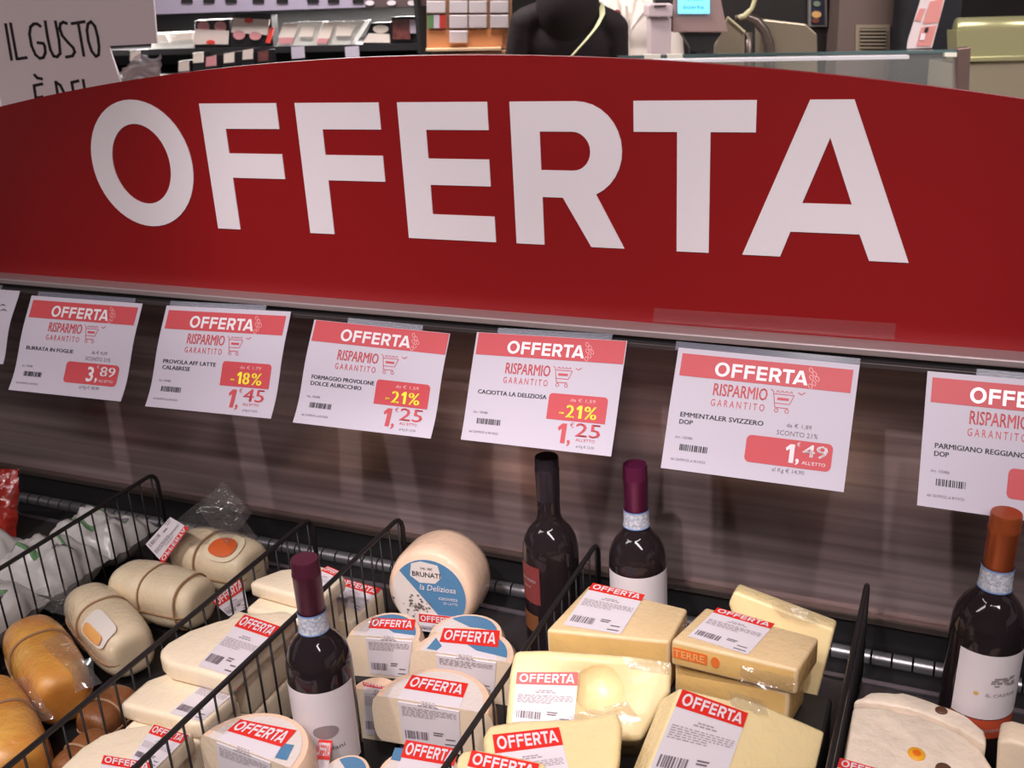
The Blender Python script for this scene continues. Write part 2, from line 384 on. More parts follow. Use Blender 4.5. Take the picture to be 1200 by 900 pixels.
# ---------------------------------------------------------------- the red sign
SY = 1.180
sign = thing('offer_sign', (-.65, SY, CZ-.40), 'large red arched board with white OFFERTA lettering', 'sign')
top = []
for i in range(61):
    x = .55-2.4*i/60; d = abs(x+.65); top.append((x, SY, CZ-.0815-.118*d*d-.02*max(0, d-.75)**2*6))
MB().prism([(-1.85, SY, CZ-.40), (.55, SY, CZ-.40)] + top, (0, .010, 0)).build('board', RED, sign)
for (flat, tris, loops), nm in zip(GLYN, 'OFFERTA'):
    mb = MB(); P = [Vector((OX+a*H0, SY-.0012, CZ+OZ+b*H0)) for a, b in flat]; n = len(P)
    mb.add(P, tris); mb.add(P+[p+Vector((0, .0012, 0)) for p in P], [])
    k = n; base = 0
    for l in loops:
        for i in range(len(l)):
            j = (i+1) % len(l); mb.f.append((k+base+i, k+base+j, k+n+base+j, k+n+base+i)); mb.mi.append(0)
        base += len(l)
    mb.build('letter', WHITE, sign)
q = [atY(x, y, SY-.006) for x, y in ((767, 361), (1050, 379), (1048, 398), (765, 377))]
MB().add(q, [(0, 1, 2, 3)]).build('card_pocket', POCKET, sign)

# ---------------------------------------------------------------- price cards
CP = Vector((0, 1.143, CZ-.4185)); CD = Vector((0, -.0735, -.124)).normalized(); CN = Vector((1, 0, 0)).cross(CD).normalized()
if CN.y > 0: CN = -CN
CW, CH = .21, .148
def card(corners, label, name, style, price, old, kg, rnd, margin=True, wave=(.004, 1.0), only_red=True, clip=(.2, .85), art='Art. 105486', minus='-21%'):
    P = [onp(x, y, CP, CN) for x, y in corners]
    t = thing('price_card', (P[0]+P[1])/2, label, 'price card', 'price cards under the sign')
    def fnl(lift):
        def fn(x, y):
            u, v = x/CW, y/CH
            p = (P[0]*(1-u)+P[1]*u)*(1-v)+(P[3]*(1-u)+P[2]*u)*v
            return p + CN*(wave[0]*math.sin(v*math.pi*wave[1]*2)*v + lift)
        return fn
    f0, f1, f2, f3 = fnl(0), fnl(.0005), fnl(.0010), fnl(.0015)
    mb = MB(); rect(mb, f0, 0, 0, CW, CH, 8, 16)
    g = MB(); rect(g, fnl(-.0006), 0, 0, CW, CH, 8, 16)
    g.f = [tuple(reversed(f)) for f in g.f]; mb.add(g.v, g.f); mb.build('card_sheet', PAPER, t, smooth='all')
    # clear strip that clips over the rail
    a, b = clip
    c0 = MB(); c0.grid(lambda u, v: P[0].lerp(P[1], a+(b-a)*u) - CN*.0012 - CD*(.0075*(1-v)-.003*v), 4, 3)
    c0.build('holder_clip', CLEARP, t)
    if style is None:
        mb = MB(); put_text(mb, f1, 'STRACCIATELLA', .085, .033, .0045, .11); put_text(mb, f1, 'DI BUFALA', .115, .043, .0045, .085); mb.build('lettering', INK, t); return t
    m0, m1, mt, mbm = (.006, CW-.006, .0065, .034) if margin else (.003, CW-.001, .0005, .0305)
    mb = MB(); rect(mb, f1, m0, mt, m1, mbm, 8, 4)
    if style == 'pct': rrect(mb, f1, .116, .0745, .196, .1085, .005, bottom=False)
    else: rrect(mb, f1, .096, .0955, .193, .1275, .006)
    mb.build('red_print', CARDRED, t)
    dy = 0 if margin else -.004
    mb = MB(); put_offerta(mb, f2, .048, .0305+dy, .0168, .108); mb.build('offer_title', LABELP, t)
    mb = MB()
    for i, (ox, oy) in enumerate(((.158, .012), (.1625, .016), (.166, .0215), (.1595, .0205), (.163, .027), (.1595, .031))):
        c_ = [(ox+.0022*math.cos(k*.9)+.001*math.sin(k*.9), oy+dy+.0030*math.sin(k*.9)) for k in range(8)]; line(mb, f2, c_, .0006)
    mb.build('leaf_ornament', PINKINK, t)
    mb = MB()
    if style == 'pct': put_text(mb, f2, 'da € '+old, .146, .0835, .0042, .034); mb.build('old_price', PINKINK, t)
    else:
        put_digit(mb, f2, price[0], .1415, .1225, .0215); put_text(mb, f2, ',', .1535, .1205, .018, .0042, .02)
        put_bold(mb, f2, price[1], .1605, .1135, .0145, .027, .0006); put_text(mb, f2, '€', .1535, .1025, .0045); put_text(mb, f2, "ALL'ETTO", .161, .1225, .0038, .026)
        mb.build('price_digits', LABELP, t)
    mb = MB(); put_bold(mb, f1, 'RISPARMIO', .0495, .0535, .0148, .063, .0005); put_text(mb, f1, 'GARANTITO', .0485, .0665, .0085, .063, 0, 1.5)
    mb.build('slogan', CARDRED, t)
    cx, c_y = .116, .041; mb = MB()
    line(mb, f1, [(cx, c_y-.002), (cx+.003, c_y), (cx+.007, c_y+.019), (cx+.022, c_y+.019)], .0009)
    line(mb, f1, [(cx+.004, c_y+.003), (cx+.027, c_y+.003), (cx+.023, c_y+.014), (cx+.006, c_y+.014)], .0008)
    for wx in (cx+.009, cx+.021): line(mb, f1, [(wx+.0022*math.cos(k*.8), c_y+.0225+.0022*math.sin(k*.8)) for k in range(9)], .0007)
    for k in range(4): line(mb, f1, [(cx+.006+k*.005, c_y+.001), (cx+.0085+k*.005, c_y-.0015), (cx+.010+k*.005, c_y+.001)], .0007)
    line(mb, f1, [(cx+.0085, c_y+.0085), (cx+.0215, c_y+.0085)], .0030); line(mb, f1, [(cx+.031, c_y-.001), (cx+.035, c_y+.001), (cx+.039, c_y-.002)], .001)
    mb.build('cart_drawing', CARDRED, t)
    if style == 'pct':
        mb = MB(); put_digit(mb, f1, price[0], .134, .138, .0255); put_text(mb, f1, ',', .1485, .137, .020, .0045, .02)
        put_bold(mb, f1, price[1], .158, .1275, .0175, .033, .0008); put_text(mb, f1, "ALL'ETTO", .160, .1335, .0036, .026); put_text(mb, f1, '€', .150, .1165, .006)
        mb.build('price_digits', CARDRED, t)
        mb = MB(); put_bold(mb, f2, '-', .133, .1045, .0165, .006); k0 = minus[1:-1]
        xx = .142
        for ch in k0:
            if ch == '1': put_one(mb, f2, xx+.001, .1045, .0165); xx += .0105
            else: put_bold(mb, f2, ch, xx, .1045, .0165, .0105, .0010); xx += .0130
        put_bold(mb, f2, '%', xx+.001, .1045, .0165, .0165, .0008); mb.build('discount', YELLOW, t)
    mb = MB()
    for k, s in enumerate(name): put_bold(mb, f1, s, .0145, .0835+k*.0088, .0056, min(.0053*len(s), .098), .0004)
    mb.build('product_name', INK, t)
    mb = MB(); barcode(mb, f1, .019, .1165, .053, .124, rnd); mb.build('barcode', INK, t)
    mb = MB(); put_text(mb, f1, art, .012, .110, .0032, .021); mb.build('article_number', GREYINK, t)
    mb = MB(); put_text(mb, f1, 'dal 26/09/22 al 8/10/22', .010, .1365, .0030, .042); mb.build('date_line', GREYINK, t)
    mb = MB()
    if style == 'pct': put_text(mb, f1, kg, .162, .1415, .0030, .024)
    else:
        put_text(mb, f1, kg, .129, .1345, .0046, .036)
        m2 = MB(); put_text(m2, f1, 'da € '+old, .139, .0815, .0046, .028); put_text(m2, f1, 'SCONTO 21%', .129, .0915, .0056, .046); m2.build('old_price', GREYINK, t)
    mb.build('kilo_price', GREYINK, t)
    return t
R0 = random.Random(3)
card(((-118, 331), (23.5, 341), (0, 426), (-140, 414)), 'cream price card with no red band, at the end of the row', [], None, None, '', '', R0, wave=(.006, .8))
card(((37, 346.3), (167, 355.8), (141.3, 470.5), (9.7, 456.7)), 'price card for burrata with white 3,89 on a red bar', ['BURRATA IN FOGLIE'], 'bar', ('3', '89'), '4,29', 'al Kg € 38,90', R0, clip=(.05, .93))
card(((195.3, 358), (341, 365.2), (317.2, 490.6), (170, 476)), 'price card for smoked provola, yellow -18% and red 1,45', ['PROVOLA AFF LATTE', 'CALABRESE'], 'pct', ('1', '45'), '1,79', 'al Kg € 14,50', R0, clip=(.02, .80), minus='-18%')
card(((368.4, 374.5), (527.5, 390.9), (504.5, 514), (343, 495)), 'price card for formaggio provolone, yellow -21% and red 1,25', ['FORMAGGIO PROVOLONE', 'DOLCE AURICCHIO'], 'pct', ('1', '25'), '1,59', 'al Kg € 12,50', R0, margin=False, clip=(.25, .80))
card(((559, 389.2), (735, 399.5), (716, 535), (540, 515)), 'price card for caciotta, yellow -21% and red 1,25', ['CACIOTTA LA DELIZIOSA'], 'pct', ('1', '25'), '1,59', 'al Kg € 12,50', R0, margin=False, clip=(.14, .90), wave=(.001, 1))
card(((795.3, 407.2), (1007.5, 427.7), (988.5, 576.6), (773.8, 548)), 'price card for Emmentaler with white 1,49 on a red bar', ['EMMENTALER SVIZZERO', 'DOP'], 'bar', ('1', '49'), '1,89', 'al Kg € 14,90', R0, clip=(-.02, 1.0), wave=(.002, .8))
card(((1087, 434.8), (1327, 456), (1306, 625), (1074.6, 592)), 'price card for Parmigiano Reggiano, cut off by the picture edge', ['PARMIGIANO REGGIANO', 'DOP'], 'bar', ('1', '99'), '2,49', 'al Kg € 19,90', R0, clip=(.25, .9), wave=(.001, .8))

# ---------------------------------------------------------------- wire dividers
def divider_master():
    t = thing('wire_divider', (0, 0, 0), 'black wire divider', 'divider', 'black wire dividers across the deck')
    L, H, r = .66, .150, .0034
    path = [(0, -L, H)] + [(0, -L*(1-i/8), H) for i in range(1, 8)] + [(0, -.018, H), (0, -.009, H-.003), (0, -.003, H-.009), (0, 0, H-.018), (0, 0, .004)]
    MB().tube(path, r, 8).build('top_wire', BLACKWIRE, t, smooth='all')
    MB().tube([(0, -L, .006), (0, 0, .006)], .0026, 6).build('bottom_wire', BLACKWIRE, t, smooth='all')
    b = MB().tube([(0, 0, .004), (0, 0, H)], .0014, 6).build('wire_bar', BLACKWIRE, None, smooth='all'); b.location = (.0015, -.014, 0); b.parent = t
    for i in range(1, 25):
        c = b.copy(); c.location = (.0015, -.014-i*.0262, 0); col.objects.link(c); c.parent = t
    return t
dm = divider_master()
def dup(root, loc, label):
    r_ = root.copy(); col.objects.link(r_); r_.location = loc; r_['label'] = label
    for ch in list(root.children):
        c = ch.copy(); col.objects.link(c); c.parent = r_
    return r_
DX = [(-1.182, 1.180), (-.846, 1.128), (-.719, 1.172), (-.4225, 1.190), (-.0715, 1.203)]
DL = ['black wire divider between the white bags and the tied provola', 'black wire divider between the tied provola and the provolone slices',
      'black wire divider beside the purple-capped bottle, left of the caciotta', 'black wire divider between the caciotta and the emmental pieces', 'black wire divider between the emmental and the crumbly cheese']
dm.location = (DX[0][0], DX[0][1], DECK-.003); dm['label'] = DL[0]
for (x, y), lb in list(zip(DX, DL))[1:]: dup(dm, (x, y, DECK-.003), lb)

# ---------------------------------------------------------------- price stickers on the cheeses
LW, LH = .060, .085
def quad_fn(P, n, lift, W=LW, H=LH, fold=None):
    """P: 4 corners (or 6 with a fold line in the middle); lift along the face normal(s)"""
    def fn(x, y):
        u, v = x/W, y/H
        if len(P) == 4: return P[0].lerp(P[1], u).lerp(P[3].lerp(P[2], u), v) + n*lift
        a, b, c, d, e, f = P                      # top-left, top-right, fold-left, fold-right, bottom-left, bottom-right
        if v <= fold: return a.lerp(b, u).lerp(c.lerp(d, u), v/fold) + n[0]*lift
        return c.lerp(d, u).lerp(e.lerp(f, u), (v-fold)/(1-fold)) + n[1]*lift
    return fn
def sticker(parent, P, n, rnd, fold=None, strip=.17, W=LW, H=LH):
    F = [quad_fn(P, n, l, W, H, fold) for l in (.0008, .0014, .0020)]
    mb = MB(); rect(mb, F[0], 0, 0, W, H, 2, 20); o = mb.build('price_label', LABELP, parent)
    mb = MB(); rect(mb, F[1], 0, 0, W, H*strip, 2, 4); mb.build('red_strip', LABRED, o)
    mb = MB(); put_offerta(mb, F[2], W*.05, H*strip*.84, H*strip*.68, W*.90); mb.build('offer_lettering', LABELP, o)
    mb = MB()
    y = strip+.10
    for k, (x0, x1) in enumerate(((.38, .62), (.33, .68))): 
        for j in range(4): rect(mb, F[1], W*(x0+(x1-x0)*j/4), H*(y+k*.035), W*(x0+(x1-x0)*(j+.78)/4), H*(y+k*.035+.020), 1, 1)
    y += .10
    for k in range(6):
        x = .05; end = .95 if k < 4 else .6
        while x < end:
            l = rnd.uniform(.03, .10); rect(mb, F[1], W*x, H*(y+k*.028), W*min(x+l, end), H*(y+k*.028+.013), 1, 1); x += l+.022
    mb.build('small_print', PALEINK, o)
    mb = MB(); barcode(mb, F[1], W*.06, H*.76, W*.46, H*.90, rnd)
    for k, (x0, x1, yy) in enumerate(((.55, .72, .74), (.55, .70, .78), (.76, .92, .84), (.74, .94, .93))): rect(mb, F[1], W*x0, H*yy, W*x1, H*(yy+.022), 1, 1)
    mb.build('barcode', GREYINK, o)
    return o
def plane_from(px, hs):
    P = [at(x, y, h) for (x, y), h in zip(px, hs)]
    n = (P[1]-P[0]).cross(P[2]-P[0]).normalized()
    return P[0], (n if n.z > 0 else -n)
RS = random.Random(11)
def stick_px(parent, p, n, quad, xmax=None, **k):
    P = [onp(x, y, p, n) for x, y in quad]
    if xmax is not None:
        for q_ in P: q_.x = min(q_.x, xmax)
    return sticker(parent, P, n, RS, **k)
WX = (-.8425, -.7228)          # between the two wires of the narrow compartment

def cut_x(P, x, keep_less):
    out = []
    for a, b in zip(P, P[1:]+P[:1]):
        ia = (a.x <= x) == keep_less; ib = (b.x <= x) == keep_less
        if ia: out.append(a)
        if ia != ib: out.append(a.lerp(b, (x-a.x)/(b.x-a.x)))
    return out
def slab(name, label, cat, outline, pl, thick, mats, bevel=.004, group=None, part='cheese_body', xlim=None):
    """block with the traced outline on plane pl, thick metres deep below it; mats = [face, side]"""
    p, n = pl
    P = [onp(x, y, p, n) for x, y in outline]
    if xlim: P = cut_x(cut_x(P, xlim[0], False), xlim[1], True)
    if (sum(((P[i]-P[0]).cross(P[(i+1) % len(P)]-P[0]) for i in range(len(P))), Vector())).dot(n) > 0: P.reverse()
    c = sum(P, Vector())/len(P)
    t = thing(name, c-n*thick, label, cat, group)
    mb = MB(); mb.prism([q_ for q_ in P], -n*thick, 0, side=1)
    o = mb.build(part, mats, t, smooth=True, bevel=bevel, seg=3)
    return t, o, c
def level(h): return (Vector((0, 0, DECK+h)), Vector((0, 0, 1)))

CRINK = []
# ---- loaves tied with string
def loaf(name, label, px, h, size, rz, tilt, m, group, strings=('long', 'cross'), e=.62, ns=(0.,)):
    c = at(px[0], px[1], h); a, b, cc = size
    M = Matrix.Translation(c) @ Matrix.Rotation(rz, 4, 'Z') @ Matrix.Rotation(tilt[0], 4, 'X') @ Matrix.Rotation(tilt[1], 4, 'Y')
    t = thing(name, c-Vector((0, 0, cc)), label, 'cheese', group)
    def pw(v, k): return math.copysign(abs(v)**k, v)
    def S(th, ph): return Vector((a*pw(math.cos(th), e)*pw(math.cos(ph), .9), b*pw(math.cos(th), e)*pw(math.sin(ph), .9), cc*pw(math.sin(th), e)))
    # axis along x: use x as polar axis
    def Sx(th, ph):
        x = a*pw(math.sin(th), .62); r_ = pw(max(math.cos(th), 0.), .34) if abs(math.sin(th)) < .99999 else 0.
        return Vector((x, b*r_*pw(math.cos(ph), .80), cc*r_*pw(math.sin(ph), .80)))
    mb = MB(); NU, NV = 44, 60
    def g(u, v):
        th = (v-.5)*math.pi*.99999; ph = u*2*math.pi; p_ = Sx(th, ph); k = 1.
        for xs in ns: k -= .085*math.exp(-((p_.x-xs*a)/(.007))**2)
        if 'long' in strings: k -= .06*math.exp(-((p_.z+.12*cc)/(.006))**2)
        k *= 1+.02*noise.noise(p_*30+c*5)
        return Vector((p_.x, p_.y*k, p_.z*k))
    mb.grid(g, NU, NV); mb.build('cheese_body', m, t, smooth='all', M=M)
    for xs in ns:
        th = math.asin(max(-1, min(1, (abs(xs))**(1/.62)))) * (1 if xs >= 0 else -1)
        path = [M @ (Vector((xs*a, 0, 0)) + (Sx(th, 2*math.pi*i/32)-Vector((xs*a, 0, 0)))*.985) for i in range(32)]
        MB().tube(path, .0018, 6, closed=True).build('string', STRING, t, smooth='all')
    if 'long' in strings:
        path = []
        for i in range(40):
            ang = 2*math.pi*i/40; x = a*pw(math.cos(ang), .62); r_ = pw(max(abs(math.sin(ang)), 1e-3), .34)
            path.append(M @ Vector((x*.985, math.copysign(b*r_*.985, math.sin(ang)), -.12*cc)))
        MB().tube(path, .0015, 6, closed=True).build('string', STRING, t, smooth='all')
    return t, M, Sx
GP = 'provola loaves tied with string'
def film_sheet(parent, P, nu, nv, amp, scale=16, name='plastic_wrap', m=None):
    def fn(u, v):
        p_ = P[0].lerp(P[1], u).lerp(P[3].lerp(P[2], u), v)
        return p_ + Vector((0, -1, .6))*amp*noise.noise(p_*scale) + Vector((.5, 0, .5))*amp*.6*noise.noise(p_*scale*2.7)
    return MB().grid(fn, nu, nv).build(name, m or CLING, parent, smooth='all')
t, M_, S_ = loaf('tied_provola', 'ivory provola loaf with an oval orange label, in a clear bag', (257, 656), .0425, (.074, .046, .042), math.radians(-4), (0, 0), PROVOLA, GP, ns=(-.15,))
def on_loaf(M, S, x0, ph0, rx, rp, n=20, lift=.0012, ex=.8):      # a print that follows the loaf: x along it in half lengths, ph round it in degrees
    P = []
    for k in range(n):
        c_, s_ = math.cos(2*math.pi*k/n), math.sin(2*math.pi*k/n)
        xs = x0+rx*math.copysign(abs(c_)**ex, c_); th = math.asin(max(-1, min(1, abs(xs)**(1/.62))))*(1 if xs >= 0 else -1)
        q_ = S(th, math.radians(ph0+rp*math.copysign(abs(s_)**ex, s_))); nn = Vector((0, q_.y, q_.z)).normalized(); P.append(M @ (q_+nn*lift))
    th = math.asin(max(-1, min(1, abs(x0)**(1/.62))))*(1 if x0 >= 0 else -1); q_ = S(th, math.radians(ph0)); P.append(M @ (q_+Vector((0, q_.y, q_.z)).normalized()*lift*1.6))
    return MB().add(P, [(i, (i+1) % n, n) for i in range(n)])
o = on_loaf(M_, S_, .45, 112, .40, 34, 28, .0026).build('product_tag', mat('cream tag', lin(240, 222, 190), .4, coat=.4), t, smooth='all')
on_loaf(M_, S_, .45, 112, .30, 22, 28, .0042).build('orange_oval', ORANGE, o, smooth='all')
p1 = at(197, 640, .085); n1 = (Vector((-.15, -.75, .65))).normalized()
sticker(t, [onp(x, y, p1, n1) for x, y in ((192, 661), (222, 619), (200, 606), (171, 638))], n1, RS, strip=.22)
film_sheet(t, [at(206, 612, .06), at(262, 563, .12), at(302, 632, .075), at(225, 640, .085)], 16, 14, .012)
film_sheet(t, [at(232, 600, .10), at(262, 563, .125), at(296, 600, .10), at(268, 640, .095)], 12, 12, .010)
t, M_, S_ = loaf('tied_provola', 'ivory provola loaf with two string loops, beside the orange smoked ones', (190, 696), .0425, (.080, .042, .042), math.radians(-2), (0, 0), PROVOLA, GP, ns=(-.1, .72))
n2 = Vector((.75, -.6, .25)).normalized(); p2 = Vector((-.872, 1.0, DECK+.09))
sticker(t, [onp(x, y, p2, n2) for x, y in ((246, 703), (283, 674), (291, 712), (268, 722))], n2, RS, strip=.42)
t, M_, S_ = loaf('tied_provola', 'ivory provola loaf with a white and orange band, in crinkled film', (127, 736), .0425, (.092, .040, .042), math.radians(-26), (0, 0), PROVOLA, GP, ns=(-.12,))
o = on_loaf(M_, S_, .50, 128, .36, 30, 28, .0030, .35).build('product_tag', mat('white tag', lin(240, 230, 222), .35, coat=.5), t, smooth='all')
on_loaf(M_, S_, .50, 142, .28, 12, 28, .0046, .5).build('orange_print', mat('peach print', lin(240, 176, 104), .4), o, smooth='all')
film_sheet(t, [at(38, 690, .075), at(92, 680, .085), at(80, 722, .085), at(42, 712, .075)], 12, 10, .012)
film_sheet(t, [at(48, 752, .10), at(70, 742, .105), at(124, 800, .085), at(100, 808, .08)], 12, 6, .006)
GS = 'orange smoked provola loaves'
t, M_, S_ = loaf('smoked_provola', 'orange smoked provola loaf tied with string, next to the banded ivory one', (55, 782), .0445, (.094, .042, .044), math.radians(-30), (0, 0), SMOKED, GS, ns=(-.22,))
film_sheet(t, [at(5, 800, .07), at(30, 792, .085), at(64, 842, .07), at(46, 846, .06)], 10, 6, .008)
film_sheet(t, [at(84, 775, .095), at(110, 770, .10), at(118, 800, .08), at(92, 812, .08)], 10, 8, .010)
t, M_, S_ = loaf('smoked_provola', 'orange smoked provola loaf against the wire, cut off by the picture edge', (4, 862), .0445, (.094, .042, .044), math.radians(-30), (0, 0), SMOKED, GS, ns=(-.05,))
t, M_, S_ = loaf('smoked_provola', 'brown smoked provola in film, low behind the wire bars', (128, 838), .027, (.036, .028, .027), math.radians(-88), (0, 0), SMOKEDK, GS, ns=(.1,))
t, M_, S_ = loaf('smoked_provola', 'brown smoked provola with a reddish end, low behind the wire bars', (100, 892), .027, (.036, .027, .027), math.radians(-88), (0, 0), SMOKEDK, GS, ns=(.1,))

# ---- provolone slices
GSL = 'provolone slices stacked between two wire dividers'
mats = [SLICE, SLICE]
t, _, _ = slab('provolone_slice', 'provolone slice at the back of the narrow compartment, near the steel panel', 'cheese', ((291, 683), (300, 677), (330, 666), (376, 662), (397, 668), (412, 684), (380, 702), (342, 697)), level(.132), .022, mats, .006, GSL, xlim=WX)
stick_px(t, *level(.132), ((384, 664), (402, 672), (368, 700), (345, 694)), strip=.2, xmax=WX[1]-.001)
t, _, _ = slab('provolone_slice', 'low provolone slice seen through the wire bars, red strip along its top', 'cheese', ((392, 676), (452, 690), (458, 700), (432, 735), (384, 722)), level(.060), .0595, mats, .004, GSL, xlim=WX)
stick_px(t, *level(.060), ((397, 677), (453, 692), (440, 722), (390, 704)), strip=.30, xmax=WX[1]-.001)
t, _, _ = slab('provolone_slice', 'large rounded provolone slice with a long label reaching under the wire', 'cheese', ((186, 767), (188, 760), (195, 753), (221, 738), (253, 727), (285, 719), (335, 714), (352, 722), (335, 758), (308, 786), (287, 802), (233, 786), (197, 777)), level(.144), .026, mats, .006, GSL, xlim=WX)
stick_px(t, *level(.144), ((287, 721), (336, 737), (272, 793), (232, 781)), strip=.24, xmax=WX[1]-.001)
t, _, _ = slab('provolone_slice', 'smaller provolone slice with a crumpled barcode label on its corner', 'cheese', ((132, 822), (137, 814), (163, 799), (203, 785), (222, 783), (265, 797), (278, 815), (258, 852), (222, 847), (200, 839), (160, 830)), level(.1178), .0233, mats, .006, GSL, xlim=WX)
stick_px(t, *level(.1178), ((250, 792), (285, 806), (236, 846), (199, 836)), strip=.12, xmax=WX[1]-.001)
t, _, _ = slab('provolone_slice', 'round-edged provolone slice with two OFFERTA labels', 'cheese', ((58, 918), (70, 898), (93, 876), (118, 860), (143, 852), (177, 847), (205, 849), (236, 861), (246, 880), (216, 928), (150, 940)), level(.120), .026, mats, .006, GSL, xlim=WX)
stick_px(t, *level(.120), ((181, 850), (233, 866), (202, 908), (153, 890)), strip=.26, xmax=WX[1]-.001)
stick_px(t, *level(.120), ((122, 886), (178, 895), (172, 940), (108, 930)), strip=.24)
for k, (ya, yb, h0, h1) in enumerate(((.705, .795, .0, .0945), (.805, .93, .0, .058), (.808, .925, .0585, .1175), (.94, 1.012, .0, .1095), (.605, .695, .0, .0945))):
    t = thing('provolone_slice', (-.782, (ya+yb)/2, DECK+h0), 'thick provolone piece at the bottom of the slices, seen through the bars', 'cheese', GSL)
    MB().box((-.832, ya, DECK+h0+.0008), (-.733, yb, DECK+h1)).build('cheese_body', SLICE, t, smooth=True, bevel=.006, seg=3)

# ---- caciotta wheels and halves
GC = 'peach caciotta halves between the wire dividers'
def half_wheel(label, pl_, pr_, h, thick, stick=None, fold=.26, ring='blue', group=GC, strip=.15, patch=None, ry=.98):
    A, B = at(*pl_, h), at(*pr_, h); c = (A+B)/2; R_ = (B-A).length/2; ux = (B-A).normalized(); uy = Vector((-ux.y, ux.x, 0))
    t = thing('caciotta_half', c-Vector((0, 0, thick)), label, 'cheese', group)
    P = [c+ux*R_*math.cos(a)+uy*R_*ry*math.sin(a) for a in [math.pi*i/22 for i in range(23)]]
    mb = MB(); n = len(P); prof = ((.90, 0.), (.965, -.006), (1., -.018), (1., -thick+.018), (.965, -thick+.006), (.90, -thick))
    ringv = []
    for k, dz in prof:
        k0 = len(mb.v)
        for i, q_ in enumerate(P):
            d = q_-c; off = d*k
            # keep the cut face flat: only pull in along the arc
            mb.v.append(c+off+Vector((0, 0, dz)))
        ringv.append(k0)
    for r0, r1 in zip(ringv, ringv[1:]):
        for i in range(n-1): mb.f.append((r0+i, r1+i, r1+i+1, r0+i+1)); mb.mi.append(0)
    mb.f.append(tuple(ringv[0]+i for i in range(n))); mb.mi.append(0)
    mb.f.append(tuple(ringv[-1]+i for i in reversed(range(n)))); mb.mi.append(0)
    left = [r0 for r0 in ringv]; face = left + [r0+n-1 for r0 in reversed(ringv)]
    mb.f.append(tuple(face)); mb.mi.append(1)
    mb.build('cheese_body', [RIND, PASTE], t, smooth=True)
    up = Vector((0, 0, 1)); fr = -uy
    if ring:
        P2 = [c+ux*R_*.80*math.cos(a)+uy*R_*ry*.82*math.sin(a)+up*.0006 for a in [math.pi*i/20 for i in range(21)]]
        o = MB().add(P2, [tuple(range(21))]).build('round_label', CREAMLAB, t)
        if ring == 'blue':
            P3 = [c+ux*R_*.79*math.cos(a)+uy*R_*ry*.81*math.sin(a)+up*.001 for a in [math.radians(8+120*i/20) for i in range(21)]]+[c+ux*R_*.2+uy*R_*.2+up*.001]
            MB().add(P3, [tuple(range(len(P3)))]).build('blue_print', BLUE, o)
        if patch:
            P3 = [onp(x, y, c, up)+up*.0011 for x, y in patch]; MB().add(P3, [tuple(range(len(P3)))]).build('blue_print', BLUE, o)
    if stick:
        tl, tr, fl_, fr_, bl, br = stick
        pts = [onp(*tl, c, up), onp(*tr, c, up)]
        # fold line sits on the cut edge
        def edge(q_): pp = onp(*q_, c, up); s_ = (pp-c).dot(ux); return c+ux*s_
        e0, e1 = edge(fl_), edge(fr_)
        def face_pt(q_): return onp(*q_, c, fr)
        pts += [e0, e1, face_pt(bl), face_pt(br)]
        lim = c.z-thick+.002
        for i in (4, 5): pts[i].z = max(pts[i].z, lim)
        nn = (up, fr)
        sticker(t, pts, nn, RS, fold=fold, strip=strip)
    return t
t = half_wheel('caciotta half with a silver film corner, right beside the purple-capped bottle', (404, 744), (495, 750), .100, .062, ((436, 725), (487, 727), (430, 743), (484, 748), (434, 789), (478, 793)), ry=1.2)
CRINK += [(t, ((412, 742), (434, 722), (446, 727), (432, 743)), level(.100))]
half_wheel('caciotta half with a blue rim label, below the upright wheel', (479, 761), (606, 778), .104, .064, ((520, 737), (586, 740), (512, 764), (582, 774), (514, 800), (579, 812)), patch=((511, 748), (518, 758), (512, 763), (500, 761)))
half_wheel('wide caciotta half whose label folds down with a big barcode, against the slanted wire', (434, 814), (578, 838), .106, .064, ((483, 792), (549, 802), (471, 812), (541, 826), (473, 870), (540, 877)), ring='plain')
t = half_wheel('caciotta half with a blue corner on its label, in front of the bottle', (232, 859), (352, 905), .130, .070, ((282, 844), (348, 857), (258, 864), (322, 887), (258, 915), (320, 935)), ring='plain', patch=((332, 872), (345, 874), (336, 892), (322, 889)))
CRINK += [(t, ((238, 857), (272, 842), (284, 846), (262, 863)), level(.130))]
half_wheel('caciotta half with a blue label patch, tucked under the wine bottle', (370, 908), (432, 918), .090, .050, ((374, 868), (390, 869), (373, 897), (390, 899), (373, 930), (390, 935)), ry=1.35)
half_wheel('caciotta half at the front with a blue patch beside its white label', (440, 900), (540, 916), .100, .06, ((476, 868), (538, 879), (468, 898), (528, 911), (468, 940), (526, 950)), ring='plain', patch=((463, 877), (474, 878), (469, 893), (458, 891)))
half_wheel('caciotta half showing only its pink rim behind the other halves', (500, 741), (592, 746), .070, .0695, None)
half_wheel('caciotta half standing in shade between bottle and barcode label', (412, 806), (466, 814), .075, .0745, ((425, 800), (455, 806), (424, 812), (455, 818), (428, 860), (455, 862)), ring=None)
